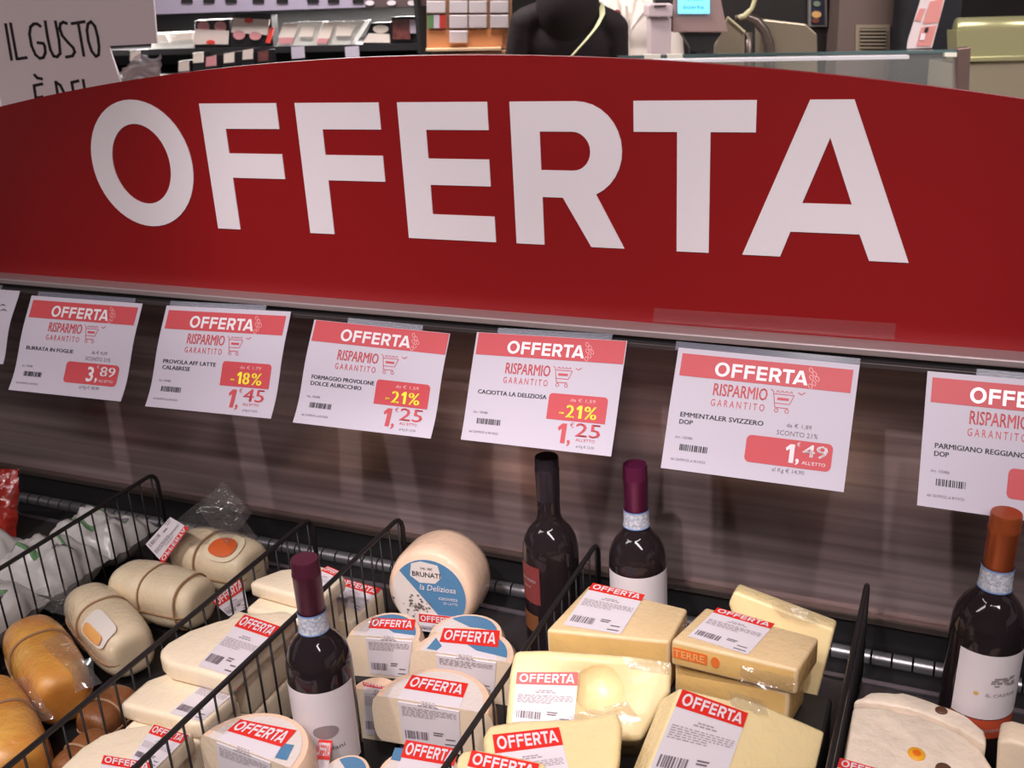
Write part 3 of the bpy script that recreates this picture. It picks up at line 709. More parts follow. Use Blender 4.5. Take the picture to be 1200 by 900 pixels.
# upright wheel
wc = at(500, 689, .062); wc.y = 1.118; wc = atY(503, 688, 1.102); RW, TW = .0670, .082; wc.z = DECK+RW+.006
t = thing('upright_caciotta', wc-Vector((0, 0, RW)), 'whole caciotta wheel standing upright with a blue and cream round label', 'cheese')
Mw = Matrix.Translation(wc) @ Matrix.Rotation(math.radians(6), 4, 'Z') @ Matrix.Rotation(math.radians(90-6), 4, 'X')
MB().lathe([(.0001, 0), (RW*.86, .0), (RW*.95, -.005), (RW, -.020), (RW*1.005, -.042), (RW, -.064), (RW*.95, -TW+.004), (RW*.86, -TW), (.0001, -TW)], 48).build('cheese_body', RIND, t, smooth='all', M=Mw)
def wf_(x, y, l): return Mw @ Vector((x*1.17, y*1.17, l))
lab = MB().add([wf_(.0475*math.cos(a)-.001, .047*math.sin(a)-.003, .0006) for a in [i*2*math.pi/36 for i in range(36)]], [tuple(range(36))]).build('round_label', CREAMLAB, t)
th0, th1 = math.radians(142), math.radians(-58)
P3 = [wf_(.047*math.cos(a)-.001, .0465*math.sin(a)-.003, .0011) for a in [th0+(th1-th0)*i/28 for i in range(29)]]
MB().add(P3, [tuple(reversed(range(29)))]).build('blue_print', BLUE, lab)
MB().add([wf_(x, y, .0016) for x, y in ((-.022, .037), (-.010, .041), (.012, .038), (.016, .022), (.008, .014), (-.012, .013), (-.024, .021))], [tuple(reversed(range(7)))]).build('name_shield', CREAMLAB, lab)
mb = MB(); fw = lambda x, y: wf_(x, -y, .0022)
put_text(mb, fw, 'BRUNATI', -.021, -.0215, .0062, .036, .01); put_text(mb, fw, 'DAL 1869', -.010, -.031, .003, .015); mb.build('black_lettering', INK, lab)
mb = MB(); put_text(mb, fw, 'la Deliziosa', -.012, -.0045, .0075, .046, .004, slant=.15); put_text(mb, fw, 'caciotta', .012, .006, .005, .024); put_text(mb, fw, 'DI LATTE', .018, .0115, .003, .018); mb.build('white_lettering', LABELP, lab)
rr = random.Random(5); mb = MB()
for i in range(46):
    x, y = rr.gauss(-.020, .0075), rr.gauss(-.018, .006); s_ = rr.uniform(.0008, .0024)
    if x*1.2+y*.9 > -.025 or math.hypot(x, y) > .044: pass
    mb.add([wf_(x+s_*math.cos(k*1.26), y+s_*.8*math.sin(k*1.26), .0017) for k in range(5)], [tuple(range(5))])
mb.build('cow_drawing', mat('engraving grey', lin(120, 108, 104), .6), lab)
pw_ = [wf_(x, y, .0030) for x, y in ((-.014, -.027), (.034, -.025), (.034, -.050), (-.014, -.050))]
sticker(t, pw_, (Mw.to_3x3() @ Vector((0, 0, 1))), RS, strip=.46)

# ---- wedges and emmental
GE = 'plastic-wrapped wedges in the emmental compartment'
pl = level(.150)
t, _, _ = slab('cheese_wedge', 'tan wrapped wedge with a tilted OFFERTA label, leaning before the wine bottle', 'cheese', ((640, 738), (690, 685), (806, 713), (785, 752)), pl, .0695, [HARD, HARDR], .004, GE)
stick_px(t, *pl, ((695, 684), (756, 698), (727, 744), (660, 733)))
pl = level(.165)
t, _, _ = slab('cheese_wedge', 'tan wrapped wedge with orange print on its front edge, topmost of its stack', 'cheese', ((786, 750), (827, 711), (960, 747), (935, 785)), pl, .034, [HARD, HARDR], .004, GE)
stick_px(t, *pl, ((841, 713), (908, 732), (876, 768), (806, 746)))
CRINK += [(t, ((868, 778), (933, 792), (928, 812), (866, 800)), (onp(900, 780, *pl)+Vector((.0, -.004, 0)), Vector((.12, -.95, .2)).normalized()))]
A, B = onp(786, 750, *pl), onp(935, 785, *pl); fr = (B-A).cross(Vector((0, 0, 1))).normalized()
fr = fr if fr.y < 0 else -fr
def ff(l): return lambda x, y: A.lerp(B, x) + Vector((0, 0, -y)) + fr*l
mb = MB(); rect(mb, ff(.0008), .02, .008, .30, .022, 4, 1); o = mb.build('orange_print', mat('orange print', lin(236, 120, 56), .4, coat=.5), t)
mb = MB(); put_text(mb, ff(.0014), 'TERRE', .03, .0195, .009, .25, .012); mb.build('lettering', mat('pale orange print', lin(240, 176, 110), .4), o)
mb = MB(); mb.add([ff(.0008)(.365+.035*math.cos(a), .0155+.0072*math.sin(a)) for a in [i*2*math.pi/16 for i in range(16)]], [tuple(range(16))]); mb.build('round_print', MATS['orange print'], o)
t, _, _ = slab('cheese_wedge', 'tan wrapped wedge lying under the orange-printed one', 'cheese', ((790, 772), (830, 745), (945, 780), (925, 812)), level(.1305), .0500, [HARD, HARDR], .004, GE)
# slab standing behind
p, n = plane_from(((859, 695), (978, 738), (947, 846)), (.172, .150, .030))
t, _, _ = slab('cheese_wedge', 'large pale wedge standing behind the stack, film bunched on its top edge', 'cheese', ((853, 708), (860, 693), (978, 738), (950, 846), (943, 869), (905, 857)), (p, n), .030, [EMM, EMM], .004, GE)
film_sheet(t, [onp(x, y, p, n)+n*.006 for x, y in ((905, 704), (950, 712), (962, 730), (915, 722))], 14, 8, .010, 40)
p, n = plane_from(((603, 764), (787, 775), (690, 880)), (.185, .178, .118))
t, em1, c1 = slab('emmental_piece', 'broad emmental piece with one big round hole in its face', 'cheese', ((597, 790), (603, 762), (640, 761), (740, 768), (788, 775), (786, 810), (768, 840), (752, 868), (640, 866), (592, 852)), (p, n), .058, [EMM, EMMR], .006, GE)
stick_px(t, p, n, ((606, 788), (678, 788), (672, 855), (600, 846)), strip=.24)
CRINK += [(t, ((640, 846), (735, 822), (752, 845), (660, 866)), (p, n)), (t, ((730, 772), (786, 777), (784, 792), (735, 784)), (p, n))]
hc = onp(702, 808, p, n)
bmh = bmesh.new(); bmesh.ops.create_icosphere(bmh, subdivisions=4, radius=1)
hx = (onp(732, 810, p, n)-hc); hy = n.cross(hx); mh = bpy.data.meshes.new('hole'); 
for v in bmh.verts: v.co = hc + hx*v.co.x*1.08 + hy*v.co.y*1.08 + n*(v.co.z*.026+.010)
bmh.to_mesh(mh); bmh.free(); oh = bpy.data.objects.new('hole_tmp', mh); col.objects.link(oh); mh.materials.append(EMM)
for f_ in mh.polygons: f_.use_smooth = True
md = em1.modifiers.new('b', 'BOOLEAN'); md.operation = 'DIFFERENCE'; md.object = oh; md.solver = 'EXACT'
bpy.context.view_layer.update()
me_ = bpy.data.meshes.new_from_object(em1.evaluated_get(bpy.context.evaluated_depsgraph_get()))
em1.modifiers.clear(); em1.data = me_; bpy.data.objects.remove(oh)
p, n = plane_from(((797, 806), (970, 859), (770, 900)), (.207, .130, .174))
t, _, _ = slab('emmental_piece', 'tilted emmental block with its label reaching the front edge', 'cheese', ((797, 805), (856, 820), (863, 815), (889, 823), (968, 857), (958, 900), (940, 940), (748, 930)), (p, n), .040, [EMM, EMM], .004, GE)
stick_px(t, p, n, ((799, 808), (876, 836), (846, 922), (758, 908)), strip=.21)
film_sheet(t, [onp(x, y, p, n)+n*.004 for x, y in ((850, 812), (890, 822), (900, 840), (856, 830))], 10, 8, .008, 50)
pl = plane_from(((580, 845), (720, 834), (640, 900)), (.172, .170, .156))
t, _, _ = slab('emmental_piece', 'emmental piece with a slanted OFFERTA label, lying below the holed one', 'cheese', ((566, 862), (572, 848), (610, 842), (680, 840), (712, 834), (724, 830), (730, 850), (727, 890), (716, 930), (570, 940)), pl, .068, [EMM, EMMR], .007, GE)
stick_px(t, *pl, ((577, 862), (655, 853), (672, 925), (588, 938)), strip=.30)
pl = plane_from(((540, 882), (640, 896), (580, 930)), (.188, .186, .178))
t, _, _ = slab('emmental_piece', 'emmental piece in the front corner by the slanted wire, label cut off', 'cheese', ((536, 886), (543, 878), (560, 877), (640, 893), (636, 940), (528, 930)), pl, .034, [EMM, EMMR], .005, GE)
stick_px(t, *pl, ((553, 880), (632, 896), (618, 965), (535, 945)), strip=.30)

# ---- crumbly cheese with seals
GF = 'crumbly cheese blocks in the end compartment'
def seal(parent, px, pl, r, m, m2):
    c = onp(*px, *pl); n = pl[1]
    M = Matrix.Translation(c) @ n.to_track_quat('Z', 'Y').to_matrix().to_4x4()
    o = MB().lathe([(.0001, .0022), (r*.8, .0022), (r, .0010), (r*1.02, -.001)], 24).build('seal', m, parent, smooth=True, M=M)
    MB().lathe([(.0001, .0032), (r*.42, .0030), (r*.5, .0021)], 20).build('seal_centre', m2, o, smooth=True, M=M)
BROWNS = mat('brown seal', lin(96, 62, 44), .5, bump=.3, bscale=300); ORS = mat('orange seal', lin(238, 168, 40), .4); ORS2 = mat('dark orange seal', lin(226, 110, 30), .4)
def ragged(pts, amp=2.2, sub=5, seed=1):
    r_ = random.Random(seed); out = []
    for (ax, ay), (bx, by) in zip(pts, pts[1:]+pts[:1]):
        for i in range(sub): out.append((ax+(bx-ax)*i/sub+r_.uniform(-amp, amp)*(i > 0), ay+(by-ay)*i/sub+r_.uniform(-amp, amp)*(i > 0)))
    return out
pl = level(.118)
t, _, _ = slab('crumbly_cheese', 'pale crumbly cheese block with a brown seal, behind the one with the orange seal', 'cheese', ragged([(1000, 822), (1020, 811), (1058, 811), (1092, 822), (1130, 837), (1154, 856), (1156, 872), (1124, 853), (1077, 833), (1031, 823)], .8, 4, 2), pl, .0775, [ROUGHC, ROUGHC], .003, GF, xlim=(-.066, 1.))
seal(t, (1103, 833), pl, .0062, BROWNS, BROWNS)
pl = plane_from(((996, 828), (1150, 876), (1000, 905)), (.125, .112, .112))
t, _, _ = slab('crumbly_cheese', 'pale crumbly cheese block with an orange seal and a red label corner', 'cheese', ragged([(986, 890), (993, 850), (997, 827), (1030, 828), (1076, 838), (1122, 857), (1150, 876), (1166, 905), (1160, 940), (975, 940)], 1.0, 4, 3), pl, .066, [ROUGHC, ROUGHC], .004, GF, xlim=(-.062, 1.))
seal(t, (1074, 884), pl, .0085, ORS, ORS2); seal(t, (1106, 902), pl, .008, BROWNS, BROWNS)
stick_px(t, *pl, ((984, 889), (1050, 908), (1040, 960), (970, 940)), strip=.22)
p, n = plane_from(((1172, 845), (1230, 860), (1166, 905)), (.150, .150, .080))
slab('crumbly_cheese', 'smooth cream wedge leaning before the copper-capped bottle', 'cheese', ((1173, 845), (1186, 843), (1240, 858), (1240, 958), (1168, 938)), (p, n), .03, [PASTE, PASTE], .004, GF)

# ---- crinkled film catching the light on wrapped pieces
def crinkle(parent, quad, pl_, amp=.004, sc=60, lift=.004):
    p_, n_ = pl_; film_sheet(parent, [onp(x, y, p_, n_)+n_*lift for x, y in quad], 16, 8, amp, sc)
for o_, quad, h_ in CRINK: crinkle(o_, quad, h_)

# ---- supports under the piles: low black trays on the deck
def tray(x0, x1, y0, y1, h, label):
    t = thing('display_tray', ((x0+x1)/2, (y0+y1)/2, DECK), label, 'tray', 'black display trays on the deck')
    MB().box((x0, y0, DECK+.0005), (x1, y1, DECK+h)).build('tray_body', DARKPL, t, bevel=.004)
tray(-.688, -.575, .935, 1.012, .038, 'low black tray under the caciotta half with the film corner')
tray(-.552, -.445, .66, 1.012, .0405, 'low black tray under the caciotta halves along the wire')
tray(-.70, -.60, .69, .755, .060, 'black riser tray under the caciotta half before the bottle')
tray(-.41, -.09, .62, 1.046, .080, 'black riser tray under the emmental pieces and wedges')
tray(-.055, .16, .70, 1.098, .040, 'low black tray under the crumbly cheese blocks')

# ---------------------------------------------------------------- wine bottles
PROF = [(.0001, .004), (.024, .002), (.034, .0), (.0365, .004), (.0372, .02), (.0372, .160), (.0366, .172), (.0340, .184), (.0285, .195), (.0220, .203), (.0172, .210), (.0152, .218), (.0148, .230), (.0143, .290), (.0143, .297), (.0001, .297)]
def bottle(label, base, cap_m, cap_z, band, labels, lean=(0, 0), rz=0.):
    t = thing('wine_bottle', base, label, 'bottle')
    M = Matrix.Translation(base) @ Matrix.Rotation(lean[0], 4, 'X') @ Matrix.Rotation(lean[1], 4, 'Y') @ Matrix.Rotation(rz, 4, 'Z')
    MB().lathe(PROF, 48).build('bottle_glass', GLASSBK, t, smooth='all', M=M)
    MB().lathe([(.0147, cap_z), (.0152, cap_z+.001), (.0156, .280), (.0160, .281), (.0160, .284), (.0154, .2855), (.0154, .298), (.0145, .3003), (.0001, .3006)], 36).build('capsule', cap_m, t, smooth=True, M=M)
    if band:
        z0, z1 = band
        o = MB().lathe([(.0172, z0), (.0163, z0+.006), (.0160, z1)], 36).build('neck_band', BANDW, t, smooth='all', M=M)
        for z, k in ((z0, 0), (z1-.0025, 1)):
            rr_ = .0176 if k == 0 else .0164
            MB().lathe([(rr_, z+(.0 if k == 0 else .0012)), (rr_-.0003, z+(.0014 if k == 0 else .0027))], 36).build('band_edge', BANDB, o, smooth='all', M=M)
    for a0, a1, z0, z1, m, prints in labels:
        mb = MB(); R_ = .0376
        def cyl(lift):
            return lambda x, y: M @ Vector(((R_+lift)*math.cos(math.radians(a0+(a1-a0)*x)), (R_+lift)*math.sin(math.radians(a0+(a1-a0)*x)), z1-(z1-z0)*y))
        rect(mb, cyl(0), 0, 0, 1, 1, 24, 2); o = mb.build('bottle_label', m, t, smooth='all')
        for kind, arg, m2 in prints:
            mb = MB()
            if kind == 'text':
                for s_, x, y, h, wd, off in arg: put_text(mb, cyl(.0006), s_, x, y, h, wd, off)
            elif kind == 'oval':
                x, y, rx, ry = arg; mb.grid(lambda u, v: cyl(.0005)(x-rx*math.cos(math.pi*u), y+ry*math.sin(math.pi*u)*(2*v-1)), 20, 2)
            elif kind == 'house':
                x, y, rx, ry = arg; r_ = random.Random(4)
                for i in range(26):
                    px_ = x+r_.uniform(-rx, rx); py_ = y+r_.uniform(-ry, ry); rect(mb, cyl(.0005), px_-.03, py_-.012, px_+.03, py_+.012, 2, 1)
            mb.build('label_print', m2, o)
    return t
ENG = mat('engraved grey print', lin(150, 138, 142), .6); ENG2 = mat('engraved print', lin(110, 100, 104), .6); GOLD = mat('gold print', lin(214, 170, 90), .4)
def bb(x, y): b = at(x, y, .300); return Vector((b.x, b.y, DECK+.0005))
# angles are measured in the bottle's own frame: -90 faces the shopper
bottle('wine bottle with purple capsule and a white label with an oval picture', bb(356.7, 655), PURPLE, .235, (.212, .236),
       [(-140, 8, .048, .152, WLABEL, [('oval', (.56, .50, .15, .085), ENG), ('text', [('Valiani', .46, .74, .055, .30, .004)], ENG2)])], lean=(0, math.radians(0)))
bottle('black-capped wine bottle with a small dark red label', bb(645.5, 536)+Vector((-.006, 0, 0)), BLACKCAP, .240, None,
       [(-158, -93, .100, .156, DKRED, [('text', [('ROSSO', .25, .42, .07, .62, .01), ('2019', .3, .60, .05, .35, .01)], PALEINK)]), (-155, -100, .055, .082, mat('brown foot label', lin(120, 74, 44), .5), [])])
bottle('wine bottle with violet capsule and plain white label, behind the tan wedge', bb(748.7, 545), VIOLET, .238, (.216, .239),
       [(-148, 5, .06, .159, WLABEL, [('text', [('Rosso', .3, .7, .06, .4, .005)], ENG2)])], lean=(0, math.radians(-1.0)))
b4 = at(1170, 600, .340); b4 = Vector((b4.x, b4.y, DECK+.0405))
bottle('wine bottle with copper capsule, white label and orange foot strip', b4, COPPER, .238, (.214, .239),
       [(-131, 0, .072, .152, WLABEL, [('house', (.58, .40, .15, .07), ENG), ('oval', (.27, .60, .03, .03), GOLD), ('text', [('IL CASALE', .38, .63, .05, .38, .004)], ENG)]),
        (-133, 0, .047, .071, ORRED, [('text', [('rosso', .40, .62, .22, .22, .005)], PALEINK)])], lean=(0, math.radians(1.5)))

# ---------------------------------------------------------------- white bags on the left
def bag(label, px, h, size, rz, m, name='cheese_bag', cat='bag', group=None, stripes=True, seed=0, tilt=0.):
    c = at(*px, h) if len(px) == 2 else Vector(px); a, b, cc = size
    t = thing(name, c-Vector((0, 0, cc)), label, cat, group)
    M = Matrix.Translation(c) @ Matrix.Rotation(rz, 4, 'Z') @ Matrix.Rotation(tilt, 4, 'X')
    def S(u, v, s, l=0.):
        x, y = (u-.5)*2, (v-.5)*2
        hgt = max(0., (1-abs(x)**3.0))**.6*max(0., (1-abs(y)**2.6))**.6
        p_ = Vector((x*a, y*b, s*cc*hgt))
        w_ = noise.noise(Vector((x*2.2, y*2.2, seed*3.1+s)))*.012 + noise.noise(Vector((x*6, y*6, seed*1.7)))*.006
        p_.z += w_*(s if s > 0 else .3)*(.3+hgt) + l; p_.x += .006*noise.noise(Vector((x*4, y*4, seed+9)))
        return M @ p_
    mb = MB(); mb.grid(lambda u, v: S(u, 1-v, 1), 26, 22); mb.grid(lambda u, v: S(u, v, -1), 26, 22)
    o = mb.build('bag_film', m, t, smooth='all')
    if stripes:
        for k, (v0, v1, u0, u1) in enumerate(((.30, .40, .15, .6), (.62, .66, .3, .85))):
            mb = MB(); mb.grid(lambda u, v: S(u0+(u1-u0)*u, v1+(v0-v1)*v + .06*math.sin(u*3+seed), 1, .0015), 14, 3); mb.build('green_stripe', GREEN, o)
        mb = MB(); mb.grid(lambda u, v: S(.65+.2*u, .5+.10*(1-v)+.05*u, 1, .0015), 8, 3); mb.build('dark_print', GREYINK, o)
    return t
GB = 'white printed bags left of the first divider'
bag('crumpled white bag with green stripes, against the wire divider', (-1.268, 1.005, DECK+.048), 0, (.074, .060, .046), .0, BAGW, group=GB, seed=1)
bag('crumpled white bag with green print, at the back of its heap', (-1.272, 1.124, DECK+.041), 0, (.074, .056, .039), 0, BAGW, group=GB, seed=2)
bag('crumpled white bag under the red bag', (-1.428, .995, DECK+.048), 0, (.080, .060, .046), 0, BAGW, group=GB, seed=3)
bag('crumpled white bag with a dark green stripe, low at the picture edge', (-1.268, .862, DECK+.048), 0, (.074, .078, .046), 0, BAGW, group=GB, seed=4)
bag('crumpled white bag beside the smoked provola', (-1.428, .855, DECK+.048), 0, (.078, .075, .046), 0, BAGW, group=GB, seed=6)
tr_ = bag('shiny red bag leaning on the back panel', (-12, 590), .062, (.055, .062, .026), .2, REDBAG, group=None, stripes=False, seed=5, tilt=1.2)

# ================================================================ THE SHOP BEHIND THE SIGN
def ybase(x, D, z):
    a, b = -200., 600.
    for _ in range(40):
        m = (a+b)/2
        if dep(x, m, D).z > z: a = m
        else: b = m
    return a
def bprism(px, D, thick, m, name, parent=None, bevel=0, mb=None):
    b = mb or MB(); P = [dep(x, y, D) for x, y in px]; b.prism(P, FH*thick)
    if mb: return mb
    return b.build(name, m, parent, bevel=bevel)
def bquad(x0, y0, x1, y1): return ((x0, y0), (x1, y0), (x1, y1), (x0, y1))
def groundpt(x, y, D): p = dep(x, y, D); return Vector((p.x, p.y, 0))

# ---- hand-lettered white board on a post
D = 2.45
t = thing('lettered_board', (dep(80, 60, D).x, dep(80, 60, D).y, .65), 'white board hand-lettered IL GUSTO behind the red sign', 'sign')
BOARD = mat('white board', lin(238, 226, 230), .6)
bprism(((-30, -90), (172, -90), (184, 51), (127, 54), (146, 110), (152, 170), (9, 190), (-12, 0)), D, .01, BOARD, 'board', t)
b0, b1 = groundpt(75, 60, D), dep(80, 150, D)
MB().tube([(b0.x, b0.y, .65), (b0.x, b0.y, b1.z)], .014, 12).build('post', DARKPL, t)
strokes = [[(40, 170), (82, 420)], [(75, 165), (120, 415), (188, 405)],
 [(285, 185), (262, 168), (238, 168), (215, 190), (208, 240), (222, 320), (250, 385), (280, 410), (305, 405), (320, 370), (315, 325), (305, 305), (265, 300)],
 [(318, 150), (335, 260), (355, 350), (378, 395), (402, 400), (424, 375), (415, 280), (390, 150)],
 [(470, 165), (445, 155), (425, 168), (420, 200), (438, 250), (480, 300), (515, 335), (526, 365), (510, 393), (465, 402)],
 [(505, 166), (595, 152)], [(550, 160), (590, 392)],
 [(640, 152), (618, 170), (612, 215), (622, 290), (645, 360), (675, 397), (694, 385), (697, 330), (688, 260), (668, 185), (640, 152)],
 [(243, 526), (262, 548), (296, 555)], [(298, 590), (240, 602), (268, 800)], [(255, 690), (300, 680)],
 [(392, 576), (425, 780)], [(392, 576), (425, 600), (450, 650), (465, 720)], [(552, 568), (505, 580), (540, 780)], [(585, 562), (620, 770), (680, 760)]]
LET = [(0,), (1,), (2,), (3,), (4,), (5, 6), (7,), (8, 9, 10), (11, 12), (13,), (14,)]
for grp in LET:
    mb = MB()
    for s_ in [strokes[i] for i in grp]:
        pts = [dep(x/6, y/6, D)-FH*.0006 for x, y in s_]
        for a, b in zip(pts, pts[1:]):
            d = (b-a).normalized(); nn = d.cross(FH).normalized()*.0032
            mb.add([a+nn-d*.002, a-nn-d*.002, b-nn+d*.002, b+nn+d*.002], [(0, 1, 2, 3)])
    mb.build('letter', INK, t)
# clear bag hanging beside the board
D = 2.55
D = 2.462
t = thing('clear_bag', dep(160, 100, D), 'crumpled clear plastic bag beside the white board', 'bag')
MB().grid(lambda u, v: dep(131+57*u, 82-22*u+(34+2*u)*v*(.55+.45*u)+6*math.sin(u*9), D)+FH*.04*abs(noise.noise(Vector((u*4, v*4, 2)))), 18, 12).build('bag_film', mat('grey white film', lin(205, 200, 205), .18, coat=1, coatbump=(30, .8), alpha=.55), t, smooth='all')
bprism(((143, 80), (182, 74), (184, 120), (145, 120)), D+.06, .03, mat('bag contents', lin(120, 92, 84), .6, var=.3, vscale=30), 'bag_contents', t)

# ---- meat fridge
FO = dep(340, 53, 5.6); E1 = Vector((.993, -.117, 0)); E3 = Vector((.117, .993, 0))
def fp(x, y, back=0.): return onp(x, y, FO+E3*back, E3)
def fprism(px, back, thick, m, name, parent, bevel=0): return MB().prism([fp(x, y, back) for x, y in px], E3*thick).build(name, m, parent, bevel=bevel)
FRD = mat('fridge black', lin(38, 36, 38), .5); LAV = mat('price rail lavender', lin(168, 158, 178), .4)
s0 = fp(90, 53); s1 = fp(500, 53)
fr_ = thing('meat_fridge', (FO.x, FO.y, 0), 'wall fridge with black shelves of packed meat and a lavender price rail', 'fridge')
def fbox(xa, xb, za, zb, ba, bb_, m, name):
    def P(s, z, b): q_ = s0.lerp(s1, s)+E3*b; return Vector((q_.x, q_.y, z))
    v = [P(xa, za, ba), P(xb, za, ba), P(xb, za, bb_), P(xa, za, bb_), P(xa, zb, ba), P(xb, zb, ba), P(xb, zb, bb_), P(xa, zb, bb_)]
    return MB().add(v, [(0, 3, 2, 1), (4, 5, 6, 7), (0, 1, 5, 4), (1, 2, 6, 5), (2, 3, 7, 6), (3, 0, 4, 7)]).build(name, m, fr_)
zs = FO.z
fbox(-.3, 1.0, 0, 2.2, .62, .70, FRD, 'fridge_back'); fbox(.992, 1.0, 0, 2.2, -.05, .62, FRD, 'fridge_side'); fbox(-.3, 1., 0, .55, -.10, .62, FRD, 'fridge_base')
fbox(-.3, .985, zs-.035, zs-.005, 0, .60, FRD, 'shelf'); fbox(-.3, .985, zs-.165, zs-.135, -.24, .60, FRD, 'shelf'); fbox(-.3, .985, zs+.30, zs+.33, 0, .60, FRD, 'shelf')
fprism(((100, 19.5), (428, 8.5), (428, -24), (100, -16)), -.02, .02, LAV, 'price_rail', fr_)
fprism(((428, 9), (499, 7), (499, -14), (428, -12)), -.02, .02, mat('brown rail', lin(92, 76, 76), .5), 'price_rail', fr_)
for x in (219, 245, 271, 303, 331, 367, 391, 420): fprism(bquad(x-7, -5, x+6, 3.5), -.024, .004, DARKPL, 'ticket_shadow', fr_)  # dark plates painted in as the shadows of the price tickets
for x in (433, 458.5, 482.5):
    MB().prism([fp(x+5*math.cos(a), 3.5+3*math.sin(a), -.026) for a in [i*math.pi/8 for i in range(16)]], E3*.004).build('round_ticket', LABELP, fr_)
for x0, x1 in ((341, 356), (404, 420)): fprism(((x0, 55), (x1, 54), (x1+1, 68), (x0+1, 69)), -.012, .004, PAPER, 'shelf_ticket', fr_)
q0 = fp(300, 10, .12)
al = area_light('fridge_tube_light', (q0.x, q0.y, q0.z-.03), (2.2, .06), 75, (1, .95, .9)); par(al, fr_)
CLT = mat('clear tray', lin(214, 212, 208), .25, coat=1, alpha=.8); BLT = mat('black tray', lin(26, 24, 26), .4); MEATP = mat('pink meat', lin(214, 146, 150), .5); MEATR = mat('dark red meat', lin(122, 62, 58), .4, var=.5, vscale=40, coat=.6)
PALEM = mat('white meat', lin(236, 222, 210), .4, coat=.6); CARDC = mat('cardboard sleeve', lin(222, 206, 198), .5); REDDOT = mat('red print dot', lin(222, 70, 60), .5)
GM = 'packs of meat in the wall fridge'
def pack(label, quad, m, back=.02, th=.05, zb=None):
    c = sum((fp(x, y, back) for x, y in quad), Vector())/len(quad); lo = max(y for _, y in quad)
    t = thing('meat_pack', Vector((c.x, c.y, fp(quad[0][0], lo, back).z)), label, 'meat pack', GM)
    P = [fp(x, y, back) for x, y in quad]
    for q_, (x, y) in zip(P, quad):
        if y > lo-3.5: q_.z = (zs-.006) if zb is None else zb
    MB().prism(P, E3*th).build('tray', m, t, bevel=.004); return t
def disc(t, x, y, rx, ry, m, name, back=.018): MB().prism([fp(x+rx*math.cos(a), y+ry*math.sin(a), back-.004) for a in [i*math.pi/8 for i in range(16)]], E3*.004).build(name, m, t)
def plate(t, quad, m, name, back=.012): MB().prism([fp(x, y, back) for x, y in quad], E3*.004).build(name, m, t)
t = pack('flat glaring cream meat pack next to the white board', ((176, 50), (178, 39), (196, 38), (226, 37), (226, 49)), CLT); plate(t, ((183, 49), (186, 40), (194, 40), (198, 49)), PALEM, 'white_meat'); plate(t, ((200, 48), (208, 40), (225, 38), (225, 46)), PALEM, 'white_meat')
t = pack('black meat tray with two pink rounds above a cream sleeve', ((227, 53), (228, 24), (268, 22), (269, 53)), BLT); disc(t, 238.5, 31, 7, 6.5, MEATP, 'meat_round'); disc(t, 258, 31, 7, 6.5, MEATP, 'meat_round')
plate(t, ((226, 52), (228, 34), (268, 36), (267, 52)), CARDC, 'card_sleeve'); disc(t, 246.5, 49.5, 5, 2.6, REDDOT, 'red_print', .010)
t = pack('black meat tray with a cream sleeve above two pink rounds', ((269, 53), (272, 17), (317, 16), (320, 53)), BLT); plate(t, ((271, 38), (273, 21), (316, 23), (313, 41)), CARDC, 'card_sleeve'); disc(t, 291, 24, 5, 3.2, REDDOT, 'red_print', .010)
disc(t, 280, 41, 7, 5.5, MEATP, 'meat_round', .016); disc(t, 299, 42, 7, 5, MEATP, 'meat_round', .016); plate(t, ((311, 50), (316, 33), (321, 32), (316, 51)), REDDOT, 'red_edge')
t = pack('clear meat tray with pale cutlets and a pink strip', ((324, 52), (331, 27), (378, 25), (368, 52)), CLT); plate(t, ((326, 44), (332, 28), (350, 28), (344, 44)), PALEM, 'white_meat'); plate(t, ((326, 51), (328, 44), (343, 44), (342, 51)), MEATP, 'pink_strip'); plate(t, ((350, 43), (354, 31), (368, 32), (366, 43)), PALEM, 'white_meat')
t = pack('clear meat tray with cutlets, slanting against its neighbour', ((370, 52), (379, 26), (428, 24), (410, 52)), CLT); plate(t, ((372, 45), (380, 27), (392, 27), (386, 45)), PALEM, 'white_meat'); plate(t, ((393, 42), (395, 29), (416, 29), (410, 42)), PALEM, 'white_meat'); plate(t, ((370, 51), (373, 45), (386, 45), (382, 51)), MEATP, 'pink_strip')
t = pack('black tray of bright white cutlets', ((424, 51), (434, 27), (456, 26), (456, 51)), BLT); plate(t, ((425, 50), (432, 39), (456, 40), (457, 50)), PALEM, 'white_meat'); disc(t, 446, 34, 9, 5, PALEM, 'white_meat')
t = pack('dark red meat pack with a white sticker at the shelf end', ((458, 50), (458, 20), (493, 19), (493, 50)), BLT); plate(t, ((460, 46), (460, 23), (480, 22), (481, 46)), MEATR, 'red_meat'); plate(t, ((480, 39), (480, 23), (491, 23), (492, 39)), PAPER, 'white_sticker')
for k, (x, y, m, nm) in enumerate(((215, 76, CARDC, 'orange and cream'), (232, 66, PALEM, 'shiny white'), (247, 70, MEATP, 'pink'), (268, 66, PALEM, 'bright white'), (290, 62, CARDC, 'cream sleeved'), (308, 64, MEATR, 'dark red'), (158, 64, CARDC, 'brownish'))):
    t = pack(nm+' meat pack on the lower fridge shelf', ((x-7.2, y+14), (x-7, y-4), (x+7, y-6), (x+7.2, y+14)), BLT, -.20, .05, zs-.136); plate(t, ((x-6, y+8), (x-5.5, y-3), (x+6, y-5), (x+6, y+7)), m, 'contents', -.2035)

